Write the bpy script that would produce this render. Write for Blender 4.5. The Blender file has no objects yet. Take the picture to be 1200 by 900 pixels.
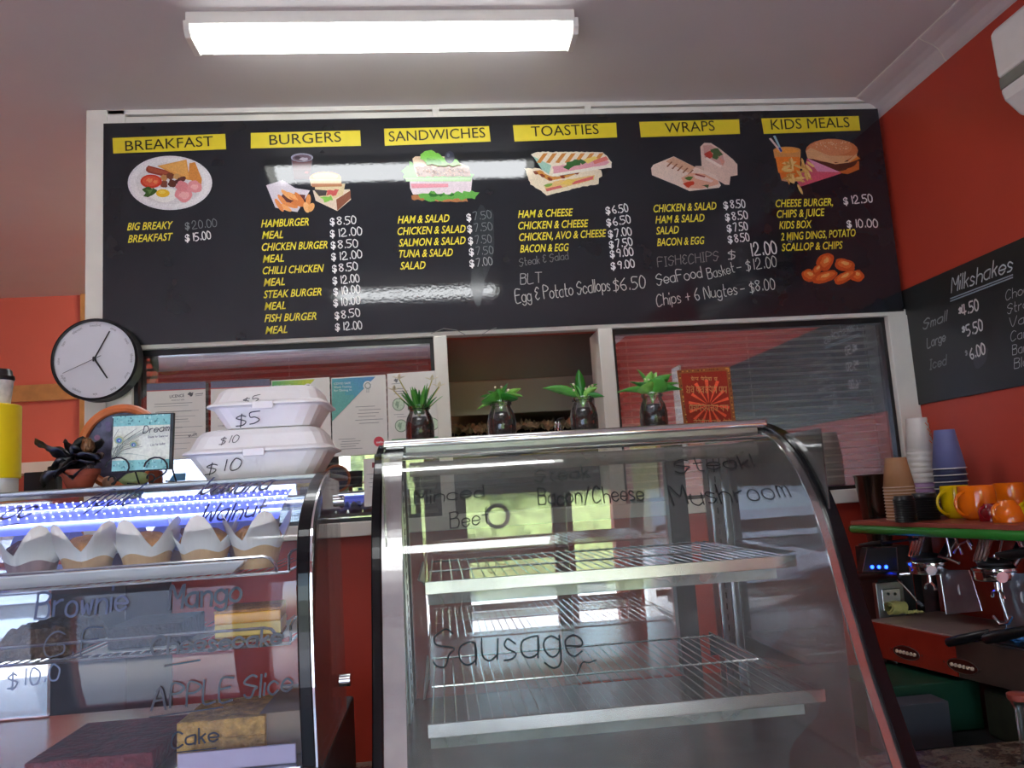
import bpy, bmesh, math, random
from mathutils import Vector, Matrix, noise
random.seed(7)
C = bpy.context.scene.collection
sin, cos, pi = math.sin, math.cos, math.pi
# ------------------------------------------------------------------ camera
H = 1.5
YAW, PIT, ROL, FPX = 0.0963, 0.1309, -0.0637, 939.66
fw = Vector((sin(YAW)*cos(PIT), cos(YAW)*cos(PIT), sin(PIT)))
r0 = Vector((cos(YAW), -sin(YAW), 0)); u0 = r0.cross(fw)
rt = r0*cos(ROL) + u0*sin(ROL); up = -r0*sin(ROL) + u0*cos(ROL)
cd = bpy.data.cameras.new('camera'); cam = bpy.data.objects.new('camera', cd); C.objects.link(cam)
cd.sensor_fit = 'HORIZONTAL'; cd.sensor_width = 36; cd.lens = 36*FPX/1200; cd.clip_start = 0.02
cam.matrix_world = Matrix(((rt.x, up.x, -fw.x, 0), (rt.y, up.y, -fw.y, 0), (rt.z, up.z, -fw.z, H), (0, 0, 0, 1)))
bpy.context.scene.camera = cam
EYE = Vector((0, 0, H))
# ------------------------------------------------------------------ world, sun, exposure
sc = bpy.context.scene
sc.view_settings.view_transform = 'Standard'; sc.view_settings.look = 'None'
sc.view_settings.exposure = 2.1; sc.view_settings.gamma = 1; sc.view_settings.use_curve_mapping = False
w = bpy.data.worlds.new('sky'); sc.world = w; w.use_nodes = True
nt = w.node_tree; nt.nodes.clear()
sky = nt.nodes.new('ShaderNodeTexSky'); sky.sky_type = 'NISHITA'; sky.sun_disc = False
sky.sun_elevation = math.radians(48); sky.sun_rotation = math.radians(20); sky.dust_density = 3.0
bg = nt.nodes.new('ShaderNodeBackground'); bg.inputs[1].default_value = 0.66
wo = nt.nodes.new('ShaderNodeOutputWorld'); nt.links.new(sky.outputs[0], bg.inputs[0]); nt.links.new(bg.outputs[0], wo.inputs[0])
sl = bpy.data.lights.new('sun', 'SUN'); sl.energy = 2.6; sl.angle = 0.01; sl.color = (1, .95, .85)
so = bpy.data.objects.new('sun', sl); C.objects.link(so); so.rotation_euler = Vector((-.72, .16, .68)).to_track_quat('Z', 'Y').to_euler()
def portal(x0, x1, z0, z1, y, flip):
    l = bpy.data.lights.new('daylight_portal', 'AREA'); l.shape = 'RECTANGLE'; l.size = x1-x0; l.size_y = z1-z0
    l.cycles.is_portal = True
    o = bpy.data.objects.new('daylight_portal', l); C.objects.link(o); o.location = ((x0+x1)/2, y, (z0+z1)/2)
    o.rotation_euler = (pi/2 if flip else -pi/2, 0, 0)
DOORS = [(-3.0, -2.1), (-1.95, -1.1), (-0.95, -0.12), (.18, .88), (1.02, 1.37)]
YF = -2.5
for a, b in DOORS: portal(a, b, .12, 2.1, YF+.02, True)
# ------------------------------------------------------------------ colour and materials
def lin(c):
    return tuple(((v/255)/12.92 if v/255 <= .04045 else ((v/255+.055)/1.055)**2.4) for v in c)
def mat(name, col, rough=.5, metal=0, var=.06, scale=30, bump=0, bscale=60, spec=None, coat=0, emit=0, trans=0, sheen=0, alpha=1):
    m = bpy.data.materials.new(name); m.use_nodes = True; n = m.node_tree; p = n.nodes['Principled BSDF']
    c = lin(col)
    tc = n.nodes.new('ShaderNodeTexCoord')
    if var:
        nz = n.nodes.new('ShaderNodeTexNoise'); nz.inputs['Scale'].default_value = scale; nz.inputs['Detail'].default_value = 4
        n.links.new(tc.outputs['Object'], nz.inputs['Vector'])
        rp = n.nodes.new('ShaderNodeValToRGB'); rp.color_ramp.elements[0].position = .3; rp.color_ramp.elements[1].position = .7
        rp.color_ramp.elements[0].color = tuple(v*(1-var) for v in c)+(1,); rp.color_ramp.elements[1].color = tuple(min(1, v*(1+var)) for v in c)+(1,)
        n.links.new(nz.outputs[0], rp.inputs[0]); n.links.new(rp.outputs[0], p.inputs['Base Color'])
    else: p.inputs['Base Color'].default_value = c+(1,)
    p.inputs['Roughness'].default_value = rough; p.inputs['Metallic'].default_value = metal
    if spec is not None: p.inputs['Specular IOR Level'].default_value = spec
    if coat: p.inputs['Coat Weight'].default_value = coat; p.inputs['Coat Roughness'].default_value = .05
    if trans: p.inputs['Transmission Weight'].default_value = trans
    if alpha < 1: p.inputs['Alpha'].default_value = alpha
    if emit: p.inputs['Emission Color'].default_value = c+(1,); p.inputs['Emission Strength'].default_value = emit
    if bump:
        nb = n.nodes.new('ShaderNodeTexNoise'); nb.inputs['Scale'].default_value = bscale; nb.inputs['Detail'].default_value = 3
        n.links.new(tc.outputs['Object'], nb.inputs['Vector'])
        b = n.nodes.new('ShaderNodeBump'); b.inputs['Strength'].default_value = bump; b.inputs['Distance'].default_value = .01
        n.links.new(nb.outputs[0], b.inputs['Height']); n.links.new(b.outputs[0], p.inputs['Normal'])
    return m
def glassmat(name, tint=(1, 1, 1), ior=1.5, gain=1.0, base=0.0, haze=0.0, hazecol=(200, 205, 205), rough=.0, hscale=6):
    m = bpy.data.materials.new(name); m.use_nodes = True; n = m.node_tree; n.nodes.clear()
    out = n.nodes.new('ShaderNodeOutputMaterial'); tr = n.nodes.new('ShaderNodeBsdfTransparent'); tr.inputs[0].default_value = tint+(1,)
    gl = n.nodes.new('ShaderNodeBsdfGlossy'); gl.inputs['Roughness'].default_value = rough; gl.inputs[0].default_value = (1, 1, 1, 1)
    fr = n.nodes.new('ShaderNodeFresnel'); fr.inputs[0].default_value = ior
    ma = n.nodes.new('ShaderNodeMath'); ma.operation = 'MULTIPLY_ADD'; ma.inputs[1].default_value = gain; ma.inputs[2].default_value = base; ma.use_clamp = True
    n.links.new(fr.outputs[0], ma.inputs[0])
    mx = n.nodes.new('ShaderNodeMixShader'); n.links.new(ma.outputs[0], mx.inputs[0]); n.links.new(tr.outputs[0], mx.inputs[1]); n.links.new(gl.outputs[0], mx.inputs[2])
    last = mx
    if haze:
        df = n.nodes.new('ShaderNodeBsdfDiffuse'); df.inputs[0].default_value = lin(hazecol)+(1,)
        tc = n.nodes.new('ShaderNodeTexCoord'); nz = n.nodes.new('ShaderNodeTexNoise'); nz.inputs['Scale'].default_value = hscale; nz.inputs['Detail'].default_value = 5
        n.links.new(tc.outputs['Object'], nz.inputs['Vector'])
        mm = n.nodes.new('ShaderNodeMapRange'); mm.inputs[1].default_value = .35; mm.inputs[2].default_value = .75; mm.inputs[3].default_value = haze*.4; mm.inputs[4].default_value = haze*1.7
        n.links.new(nz.outputs[0], mm.inputs[0])
        m2 = n.nodes.new('ShaderNodeMixShader'); n.links.new(mm.outputs[0], m2.inputs[0]); n.links.new(mx.outputs[0], m2.inputs[1]); n.links.new(df.outputs[0], m2.inputs[2]); last = m2
    n.links.new(last.outputs[0], out.inputs[0]); return m
def emat(name, col, s):
    m = bpy.data.materials.new(name); m.use_nodes = True; n = m.node_tree; n.nodes.clear()
    out = n.nodes.new('ShaderNodeOutputMaterial'); e = n.nodes.new('ShaderNodeEmission'); e.inputs[0].default_value = lin(col)+(1,); e.inputs[1].default_value = s
    n.links.new(e.outputs[0], out.inputs[0]); return m
def printmat(name, rough=.3, spec=.5, bump=0):
    m = bpy.data.materials.new(name); m.use_nodes = True; n = m.node_tree; p = n.nodes['Principled BSDF']
    a = n.nodes.new('ShaderNodeAttribute'); a.attribute_name = 'Col'
    tc = n.nodes.new('ShaderNodeTexCoord'); nz = n.nodes.new('ShaderNodeTexNoise'); nz.inputs['Scale'].default_value = 260; nz.inputs['Detail'].default_value = 3
    n.links.new(tc.outputs['Object'], nz.inputs['Vector'])
    mr = n.nodes.new('ShaderNodeMapRange'); mr.inputs[1].default_value = .3; mr.inputs[2].default_value = .7; mr.inputs[3].default_value = .86; mr.inputs[4].default_value = 1.1
    n.links.new(nz.outputs[0], mr.inputs[0])
    v = n.nodes.new('ShaderNodeVectorMath'); v.operation = 'SCALE'
    n.links.new(a.outputs['Color'], v.inputs[0]); n.links.new(mr.outputs[0], v.inputs['Scale']); n.links.new(v.outputs[0], p.inputs['Base Color'])
    p.inputs['Roughness'].default_value = rough; p.inputs['Specular IOR Level'].default_value = spec
    return m
M = dict(
 red=mat('red_paint', (198, 70, 50), .45, var=.05, scale=3, bump=.05, bscale=250),
 redk=mat('kitchen_red_paint', (222, 112, 92), .5, var=.05, scale=2),
 cream=mat('cream_paint', (214, 208, 192), .55, var=.04, scale=4),
 ceil=mat('ceiling_paint', (214, 208, 206), .7, var=.03, scale=3, bump=.03, bscale=120),
 white=mat('white_frame_paint', (232, 230, 218), .35, var=.04, scale=12),
 cornice=mat('cornice_paint', (214, 206, 204), .6, var=.04, scale=8),
 tan=mat('tan_timber', (196, 142, 84), .5, var=.12, scale=20),
 darkwood=mat('dark_brown_timber', (88, 70, 52), .5, var=.15, scale=20),
 board=mat('black_gloss_panel', (34, 36, 41), .04, var=.08, scale=6, bump=.01, bscale=110, spec=.62),
 chalk=mat('chalkboard_paint', (36, 38, 37), .42, var=.14, scale=7, spec=.5),
 black=mat('black_plastic', (22, 22, 24), .3, var=.1),
 railb=mat('black_case_rail', (14, 14, 17), .16, var=0, spec=.3),
 blackm=mat('matt_black_plastic', (24, 25, 28), .5, var=.1),
 steel=mat('brushed_steel', (200, 200, 198), .22, 1, var=.06, scale=40, bump=.02, bscale=300),
 steeld=mat('dull_steel', (150, 152, 150), .35, 1, var=.1, scale=30),
 chrome=mat('chrome', (236, 237, 240), .12, 1, var=0),
 wire=mat('chromed_wire', (205, 206, 205), .16, 1, var=0),
 wpl=mat('white_plastic', (226, 226, 226), .35, var=.02),
 acw=mat('air_conditioner_plastic', (226, 224, 216), .35, var=.02),
 acg=mat('grey_louvre_plastic', (128, 130, 118), .5, var=.04),
 foam=mat('white_foam', (238, 236, 236), .5, var=.02, bump=.05, bscale=160),
 paper=mat('white_paper', (232, 230, 222), .7, var=.02),
 clockf=mat('clock_face_paper', (224, 226, 234), .6, var=.01),
 yellow=mat('yellow_plastic', (236, 206, 22), .4, var=.03),
 ink=mat('black_marker_ink', (18, 18, 26), .35, var=0),
 inkb=mat('blue_black_marker_ink', (24, 28, 90), .35, var=0),
 chalkw=mat('white_chalk_marker', (214, 214, 208), .6, var=.05, scale=200),
 chalkf=mat('faded_chalk_marker', (128, 134, 134), .7, var=.2, scale=200),
 terra=mat('terracotta', (148, 66, 44), .7, var=.15, scale=40),
 soil=mat('dark_soil', (24, 20, 18), .6, var=.5, scale=120, bump=.6, bscale=200),
 leafd=mat('dark_green_leaf', (44, 122, 38), .4, var=.25, scale=40),
 leafm=mat('mid_green_leaf', (84, 160, 62), .4, var=.2, scale=40),
 leafl=mat('light_green_leaf', (136, 200, 92), .4, var=.2, scale=40),
 stem=mat('pale_stem', (190, 180, 110), .5, var=.1),
 petal=mat('cream_petal', (232, 222, 190), .6, var=.05),
 petalp=mat('black_silk_petal', (20, 17, 18), .35, var=.5, scale=30),
 bronze=mat('bronze_bud', (120, 84, 50), .4, .4, var=.4, scale=60),
 greentube=mat('green_powder_coat', (46, 130, 48), .25, var=.05),
 redm=mat('red_machine_paint', (150, 44, 30), .22, var=.06, coat=.3),
 redsh=mat('brown_red_tray_edge', (150, 70, 58), .35, var=.06),
 orange=mat('orange_glaze', (240, 116, 14), .12, var=.03, coat=.5),
 myel=mat('yellow_glaze', (232, 200, 10), .12, var=.03, coat=.5),
 mred=mat('dark_red_glaze', (150, 20, 26), .12, var=.03, coat=.5),
 kraft=mat('kraft_paper_cup', (176, 128, 88), .6, var=.05),
 kraftr=mat('cream_cup_rim', (226, 200, 176), .5, var=.03),
 cupw=mat('white_paper_cup', (228, 222, 212), .5, var=.03),
 cupp=mat('lilac_paper_cup', (190, 152, 190), .5, var=.03),
 cupb=mat('slate_blue_paper_cup', (106, 112, 160), .5, var=.05),
 cupbd=mat('dark_blue_cup', (44, 50, 84), .5, var=.05),
 cloth=mat('pale_yellow_cloth', (204, 200, 120), .9, var=.06, bump=.4, bscale=200),
 bcloth=mat('blue_cloth', (70, 130, 190), .9, var=.08, bump=.4, bscale=200),
 greenbox=mat('dark_green_plastic', (16, 66, 44), .5, var=.1),
 olive=mat('dark_olive_cloth', (34, 36, 18), .9, var=.3),
 greyblue=mat('grey_blue_plastic', (70, 76, 82), .5, var=.05),
 hood=mat('grey_green_hood', (112, 116, 104), .3, .2, var=.08, scale=5),
 hoodl=mat('light_hood_lip', (160, 162, 148), .35, .2, var=.05, scale=5),
 foil=mat('crumpled_foil', (206, 196, 156), .35, .3, var=.3, scale=60),
 slat=mat('blind_slat', (236, 232, 216), .4, var=.04),
 dark=mat('dark_cupboard', (30, 30, 32), .6, var=.1, scale=5),
 floor=mat('floor_tile', (196, 186, 172), .4, var=.1, scale=5),
 muffin=mat('muffin_crumb', (196, 140, 84), .8, var=.3, scale=90, bump=.7, bscale=150),
 muffind=mat('berry_muffin_crumb', (84, 48, 58), .8, var=.3, scale=90, bump=.7, bscale=150),
 wrapper=mat('parchment_wrapper', (236, 234, 230), .6, var=.02, alpha=.9),
 wrapperb=mat('buttery_parchment', (206, 168, 120), .6, var=.08, scale=60), wrapperd=mat('berry_stained_parchment', (150, 124, 124), .6, var=.1, scale=60),
 brownie=mat('chocolate_brownie', (44, 28, 22), .7, var=.4, scale=80, bump=.7, bscale=140),
 browncake=mat('brown_cake', (92, 66, 44), .8, var=.4, scale=50, bump=.8, bscale=90),
 redcake=mat('red_velvet_cake', (112, 26, 34), .7, var=.4, scale=60, bump=.6, bscale=120),
 mango=mat('mango_glaze', (242, 172, 20), .2, var=.08, scale=30),
 cheese=mat('cheesecake_filling', (240, 206, 96), .5, var=.06, scale=60),
 crust=mat('biscuit_crust', (190, 130, 50), .8, var=.3, scale=120, bump=.6, bscale=200),
 crumble=mat('apple_crumble', (206, 158, 84), .8, var=.35, scale=90, bump=1.0, bscale=120),
 lilacpl=mat('lilac_plastic_strip', (176, 160, 190), .3, var=.05),
 card=mat('brown_cardboard', (150, 126, 104), .7, var=.08),
 bluebox=mat('blue_card', (44, 130, 180), .5, var=.05),
 hedge=mat('hedge_leaves', (104, 118, 72), .8, var=.45, scale=8, bump=.8, bscale=10),
 paving=mat('pale_paving', (206, 208, 208), .8, var=.06, scale=2),
 grass=mat('lawn', (130, 160, 60), .9, var=.3, scale=3),
 door=mat('dark_door_frame', (34, 30, 30), .4, var=.1),
 vase=mat('dark_blue_glass', (60, 66, 96), .3, var=.3, scale=30),
)
M['lampbody'] = mat('lamp_housing', (232, 230, 220), .4, var=.02)
M['diff'] = emat('lit_diffuser', (250, 253, 255), 3.6)
M['diffe'] = emat('diffuser_end_glow', (246, 248, 240), 1.1)
M['led'] = emat('led_strip_light', (205, 222, 255), 2.2)
M['leddot'] = emat('led_dot_light', (215, 228, 255), 1.6)
M['blueled'] = emat('blue_indicator_light', (20, 50, 255), 5)
M['ledpanel'] = mat('blue_white_led_panel', (104, 120, 236), .3, var=0, emit=.16)
M['glass'] = glassmat('case_glass', (.97, .985, .975), 1.5, 1.4, .01, .08, (196, 206, 200))
M['glassL'] = glassmat('bluish_case_glass', (.95, .97, 1.0), 1.5, .75, .0, .05, (180, 195, 225))
M['mirror'] = glassmat('rear_door_glass', (.85, .88, .85), 1.5, 1.5, .17, .05, (190, 195, 180))
M['winglass'] = glassmat('window_glass', (.94, .96, .96), 1.5, 1.2, .36, .04, (205, 205, 205), hscale=3)
M['jar'] = glassmat('jar_glass', (.93, .96, .95), 1.5, .9, 0, .02)
M['cupclear'] = glassmat('clear_plastic', (.93, .94, .95), 1.5, 2.0, .06, .1)
M['clearpane'] = glassmat('clear_door_glass', (.97, .98, .98), 1.5, 1.0, 0)
M['ticket'] = glassmat('ticket_strip_plastic', (.85, .88, .86), 1.5, 1.5, .05, .4, (205, 212, 205))
M['print'] = printmat('printed_ink'); M['printgloss'] = printmat('glossy_print', .1, .62)
# granite
g = mat('granite_top', (110, 98, 84), .25, var=.4, scale=14, spec=.5); M['granite'] = g
_n = g.node_tree; _rp = [x for x in _n.nodes if x.type == 'VALTORGB'][0]
_nz = [x for x in _n.nodes if x.type == 'TEX_NOISE'][0]; _nz.inputs['Detail'].default_value = 12; _nz.inputs['Roughness'].default_value = .75
while len(_rp.color_ramp.elements) > 1: _rp.color_ramp.elements.remove(_rp.color_ramp.elements[0])
for _p, _c in ((.36, (30, 28, 26)), (.46, (84, 66, 54)), (.53, (120, 112, 98)), (.6, (72, 74, 66)), (.68, (196, 186, 168))):
    e = _rp.color_ramp.elements.new(_p); e.color = lin(_c)+(1,)
# ------------------------------------------------------------------ picture rays met with real planes
def ray(px, py): return fw + rt*((px-600)/FPX) - up*((py-450)/FPX)
def onY(px, py, Y): d = ray(px, py); return EYE + d*(Y/d.y)
def onX(px, py, X): d = ray(px, py); return EYE + d*(X/d.x)
def onZ(px, py, Z): d = ray(px, py); return EYE + d*((Z-H)/d.z)
# ------------------------------------------------------------------ mesh building
class MB:
    def __init__(s): s.v = []; s.f = []; s.m = []; s.sm = []; s.mi = 0; s.smooth = False; s.T = None
    def add(s, vs, fs, smooth=None):
        b = len(s.v)
        for p in vs:
            p = Vector(p)
            if s.T is not None: p = s.T @ p
            s.v.append(p)
        for f in fs:
            s.f.append([b+i for i in f]); s.m.append(s.mi); s.sm.append(s.smooth if smooth is None else smooth)
        return s
    def box(s, x0, x1, y0, y1, z0, z1):
        v = [(x, y, z) for z in (z0, z1) for y in (y0, y1) for x in (x0, x1)]
        return s.add(v, [(0, 2, 3, 1), (4, 5, 7, 6), (0, 1, 5, 4), (2, 6, 7, 3), (0, 4, 6, 2), (1, 3, 7, 5)], False)
    def quad(s, a, b, c, d): return s.add([a, b, c, d], [(0, 1, 2, 3)], False)
    def prism(s, pts, d, closed=True):                # polygon pts extruded by vector d
        n = len(pts); pts = [Vector(p) for p in pts]; d = Vector(d)
        v = pts+[p+d for p in pts]; f = [(i, (i+1) % n, n+(i+1) % n, n+i) for i in range(n)]
        return s.add(v, f+[tuple(range(n))[::-1], tuple(range(n, 2*n))], False)
    def tube(s, path, r, n=8, caps=True, closed=False):
        path = [Vector(p) for p in path]; m = len(path); R = r if isinstance(r, (list, tuple)) else [r]*m
        vs = []; pn = None
        for i, p in enumerate(path):
            a = path[(i-1) % m] if (closed or i > 0) else p; b = path[(i+1) % m] if (closed or i < m-1) else p
            t = (b-a).normalized()
            if pn is None:
                q = Vector((0, 0, 1)) if abs(t.z) < .9 else Vector((1, 0, 0)); n1 = t.cross(q).normalized()
            else: n1 = (pn - t*pn.dot(t)).normalized()
            pn = n1; n2 = t.cross(n1)
            for k in range(n):
                an = 2*pi*k/n; vs.append(p+(n1*cos(an)+n2*sin(an))*R[i])
        fs = []
        for i in range(m if closed else m-1):
            j = (i+1) % m
            for k in range(n): fs.append((i*n+k, i*n+(k+1) % n, j*n+(k+1) % n, j*n+k))
        if caps and not closed: fs += [tuple(range(n))[::-1], tuple(range((m-1)*n, m*n))]
        return s.add(vs, fs, True)
    def lathe(s, prof, c=(0, 0, 0), n=32, cap=True, axis='z', fn=None):
        c = Vector(c); vs = []; m = len(prof)
        for j, (r, z) in enumerate(prof):
            for k in range(n):
                a = 2*pi*k/n; rr = r*(fn(a, j) if fn else 1)
                p = Vector((rr*cos(a), rr*sin(a), z))
                if axis == 'y': p = Vector((p.x, -p.z, p.y))
                if axis == 'x': p = Vector((p.z, p.x, p.y))
                vs.append(c+p)
        fs = [(i*n+k, i*n+(k+1) % n, (i+1)*n+(k+1) % n, (i+1)*n+k) for i in range(m-1) for k in range(n)]
        if cap:
            if prof[0][0] > 1e-5: fs.append(tuple(range(n))[::-1])
            if prof[-1][0] > 1e-5: fs.append(tuple(range((m-1)*n, m*n)))
        return s.add(vs, fs, True)
    def blob(s, c, rx, ry, rz, amp=.15, fr=3, seed=0, n=20, m=12):
        c = Vector(c); vs = []
        for i in range(m+1):
            t = pi*i/m
            for k in range(n):
                a = 2*pi*k/n; d = Vector((sin(t)*cos(a), sin(t)*sin(a), cos(t)))
                q = 1+amp*noise.noise(d*fr+Vector((seed*7.1, 0, 0)))*1.6
                vs.append(c+Vector((d.x*rx*q, d.y*ry*q, d.z*rz*q)))
        fs = [(i*n+k, (i+1)*n+k, (i+1)*n+(k+1) % n, i*n+(k+1) % n) for i in range(m) for k in range(n)]
        return s.add(vs, fs, True)
    def build(s, name, mt, parent=None, bevel=0, kind=None, label=None, local=False, solid=0):
        me = bpy.data.meshes.new(name)
        off = Vector((0, 0, 0))
        if parent is not None and not local:
            q = parent
            while q is not None: off = off + Vector(q.location); q = q.parent
        me.from_pydata([tuple(p-off) for p in s.v], [], s.f)
        for m_ in (mt if isinstance(mt, (list, tuple)) else [mt]): me.materials.append(M[m_] if isinstance(m_, str) else m_)
        me.polygons.foreach_set('material_index', s.m); me.polygons.foreach_set('use_smooth', s.sm)
        bm = bmesh.new(); bm.from_mesh(me); bmesh.ops.remove_doubles(bm, verts=bm.verts, dist=1e-6)
        bmesh.ops.recalc_face_normals(bm, faces=bm.faces)
        if any(s.sm):
            for e in bm.edges:
                if len(e.link_faces) == 2 and e.calc_face_angle(0) > .75: e.smooth = False
        bm.to_mesh(me); bm.free(); me.update()
        o = bpy.data.objects.new(name, me); C.objects.link(o)
        if parent is not None: o.parent = parent
        if solid:
            md = o.modifiers.new('thickness', 'SOLIDIFY'); md.thickness = solid; md.offset = 0
        if bevel:
            md = o.modifiers.new('bevel', 'BEVEL'); md.width = bevel; md.segments = 2; md.limit_method = 'ANGLE'; md.angle_limit = .6
        if kind: o['kind'] = kind
        if label: o['label'] = label
        return o
def tag(o, label, cat, group=None):
    o['label'] = label; o['category'] = cat
    if group: o['group'] = group
    return o
def thing(name, label, cat, loc, group=None, rz=0):
    o = bpy.data.objects.new(name, None); C.objects.link(o); o.empty_display_size = .02
    o.location = Vector(loc); o.rotation_euler = (0, 0, rz)
    return tag(o, label, cat, group)
def root(name, loc=(0, 0, 0)):
    o = bpy.data.objects.new(name, None); C.objects.link(o); o.empty_display_size = .02; o.location = Vector(loc); o['kind'] = 'structure'; return o
def copy_tree(o, parent=None):
    c = o.copy(); C.objects.link(c); c.parent = parent
    for ch in list(o.children): copy_tree(ch, c)
    return c
def st(mb, name, m, **k): return mb.build(name, m, kind='structure', **k)
# ------------------------------------------------------------------ flat print: polygons in surface coordinates (u right, v up)
class Surf:
    def __init__(s, kind, val, prof=None, tilt=0): s.k = kind; s.a = val; s.prof = prof
    def uv(s, px, py):
        if s.k == 'Y': p = onY(px, py, s.a); return (p.x, p.z)
        if s.k == 'X': p = onX(px, py, s.a); return (-p.y, p.z)
        # glass: march along the ray to the extruded profile
        d = ray(px, py); lo, hi = .5, 2.0
        for _ in range(40):
            t = (lo+hi)/2; q = EYE+d*t
            if q.y < s.py(q.z): lo = t
            else: hi = t
        q = EYE+d*lo; return (q.x, q.z)
    def py(s, z):
        P = s.prof
        if z >= P[0][1]: return P[0][0]
        for (y0, z0), (y1, z1) in zip(P, P[1:]):
            if z1 <= z <= z0: return y0+(y1-y0)*(z0-z)/(z0-z1)
        return P[-1][0]
    def p3(s, u, v, h):
        if s.k == 'Y': return Vector((u, s.a-h, v))
        if s.k == 'X': return Vector((s.a-h, -u, v))
        return Vector((u, s.py(v)-h, v))
class Decal:
    def __init__(s, surf, lift=.0006): s.s = surf; s.g = []; s.v = []; s.f = []; s.c = []; s.L = lift; s.step = .00025
    def poly(s, pts, col, uv=False):
        if not uv: pts = [s.s.uv(*p) for p in pts]
        b = len(s.v); s.v += [s.s.p3(u, v, s.L) for u, v in pts]; s.f.append(list(range(b, b+len(pts)))); s.c.append(col); s.L += s.step*.25
    def flat(s, pts, faces, col):
        b = len(s.v); s.v += [s.s.p3(u, v, s.L) for u, v in pts]
        for f in faces: s.f.append([b+i for i in f]); s.c.append(col)
    def ell(s, cx, cy, rx, ry, col, rot=0, n=22, wob=0, seed=0):
        pts = []
        for i in range(n):
            a = 2*pi*i/n; k = 1+wob*noise.noise(Vector((cos(a)*1.7, sin(a)*1.7, seed*3.3)))*2
            x, y = rx*cos(a)*k, ry*sin(a)*k; pts.append((cx+x*cos(rot)-y*sin(rot), cy+x*sin(rot)+y*cos(rot)))
        s.poly(pts, col)
    def line(s, pts, wpx, col, uv=False, w=None):
        P = [Vector(p if uv else s.s.uv(*p)) for p in pts]
        if w is None:
            a = s.s.uv(*pts[0]); b = s.s.uv(pts[0][0]+wpx, pts[0][1]); w = (Vector(a)-Vector(b)).length
        s.stroke(P, w, col)
    def stroke(s, P, w, col):
        n = len(P); vs = []
        for i in range(n):
            a = P[max(0, i-1)]; b = P[min(n-1, i+1)]; t = b-a
            if t.length < 1e-9: t = Vector((1, 0))
            t.normalize(); nn = Vector((-t.y, t.x))*w/2
            e = t*w*.3*(-1 if i == 0 else (1 if i == n-1 else 0))
            vs += [tuple(P[i]+nn+e), tuple(P[i]-nn+e)]
        s.flat(vs, [(2*i, 2*i+1, 2*i+3, 2*i+2) for i in range(n-1)], col)
        s.L += s.step*.02
    def build(s, name, parent, m='print', label=None, kind=None):
        if name.endswith('lettering') and len(s.g) > 1:
            g = s.g+[len(s.f)]; g[0] = 0; o = None
            for a, b in zip(g, g[1:]):
                if b > a: o = s._mk(name, parent, m, a, b)
            return o
        o = s._mk(name, parent, m, 0, len(s.f))
        if label: o['label'] = label
        if kind: o['kind'] = kind
        return o
    def _mk(s, name, parent, m, a, b):
        F = s.f[a:b]; used = sorted({i for f in F for i in f}); mp = {i: k for k, i in enumerate(used)}
        me = bpy.data.meshes.new(name); off = Vector((0, 0, 0)); q = parent
        while q is not None: off = off+Vector(q.location); q = q.parent
        me.from_pydata([tuple(s.v[i]-off) for i in used], [], [[mp[i] for i in f] for f in F])
        ca = me.color_attributes.new('Col', 'FLOAT_COLOR', 'CORNER'); dat = []
        for f, c in zip(F, s.c[a:b]): dat += (list(lin(c))+[1.0])*len(f)
        ca.data.foreach_set('color', dat)
        me.materials.append(M[m]); o = bpy.data.objects.new(name, me); C.objects.link(o); o.parent = parent
        return o
G = {'A': "023962 1555", 'B': "0902 0939583606 0646544202", 'C': "58391806041232 3253", 'D': "0902 093956543202", 'E': "59090252 0646", 'F': "590902 0646",
 'G': "58391806041232535535", 'H': "0902 5952 0656", 'I': "1912 0929 0222", 'J': "4943321203", 'K': "0902 5905 1652", 'L': "090252", 'M': "0209355952", 'N': "02095259",
 'O': "290704224254573929", 'P': "02093958573606", 'R': "02093958573606 2652", 'S': "5839180716554432120 3".replace(' ', ''), 'T': "0969 3932", 'U': "090412425459",
 'V': "093269", 'W': "0912365269", 'a': "4626050322434642", 'b': "0902 052645432203", 'c': "452605032243", 'd': "4942 452605032243", 'e': "0444452605032243", 'f': "392822 0636",
 'g': "45260503224346412001", 'h': "0902 05264542", 'i': "0602 0809", 'j': "1611", 'k': "0902 3604 1532", 'l': "0902", 'm': "0602 05162522 25364542", 'n': "0602 05264542",
 'o': "26050322434526", 'p': "0600 052645432203", 'r': "0602 052636", 's': "35160514332202", 't': "19132232 0636", 'u': "06032243 4642", 'v': "062246", 'w': "0612253246",
 'y': "0623 4610", 'z': "06460242", '0': "190704123244472919", '1': "2922", '2': "07193947350252", '3': "08294726 26442203", '4': "190454 3932", '5': "49090626442202",
 '6': "39060422433505", '7': "094912", '8': "260829482604224426", '9': "46260729484632", '$': "4728071635443202 2921", '.': "1213", '-': "0545", '+': "0545 2723",
 '&': "482907260422 2243 2604", '/': "0149", ',': "1201", '!': "0904 0203"}
def glyph(ch):
    out = []; W = 0
    for t in G.get(ch, '').split():
        P = [(int(t[i]), int(t[i+1])) for i in range(0, len(t)-1, 2)]; W = max(W, max(p[0] for p in P)); out.append(P)
    return out, W
def smooth(P, k=4):
    if len(P) < 3: return [Vector(p) for p in P]
    P = [Vector(p) for p in P]; closed = (P[0]-P[-1]).length < 1e-6; out = []
    for i in range(len(P)-1):
        p1, p2 = P[i], P[i+1]; p0 = P[i-1] if i > 0 else (P[-2] if closed else P[0]); p3 = P[i+2] if i+2 < len(P) else (P[1] if closed else P[-1])
        for j in range(k):
            t = j/k; out.append(.5*((2*p1)+(p2-p0)*t+(2*p0-5*p1+4*p2-p3)*t*t+(3*p1-p0-3*p2+p3)*t**3))
    out.append(P[-1]); return out
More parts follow.
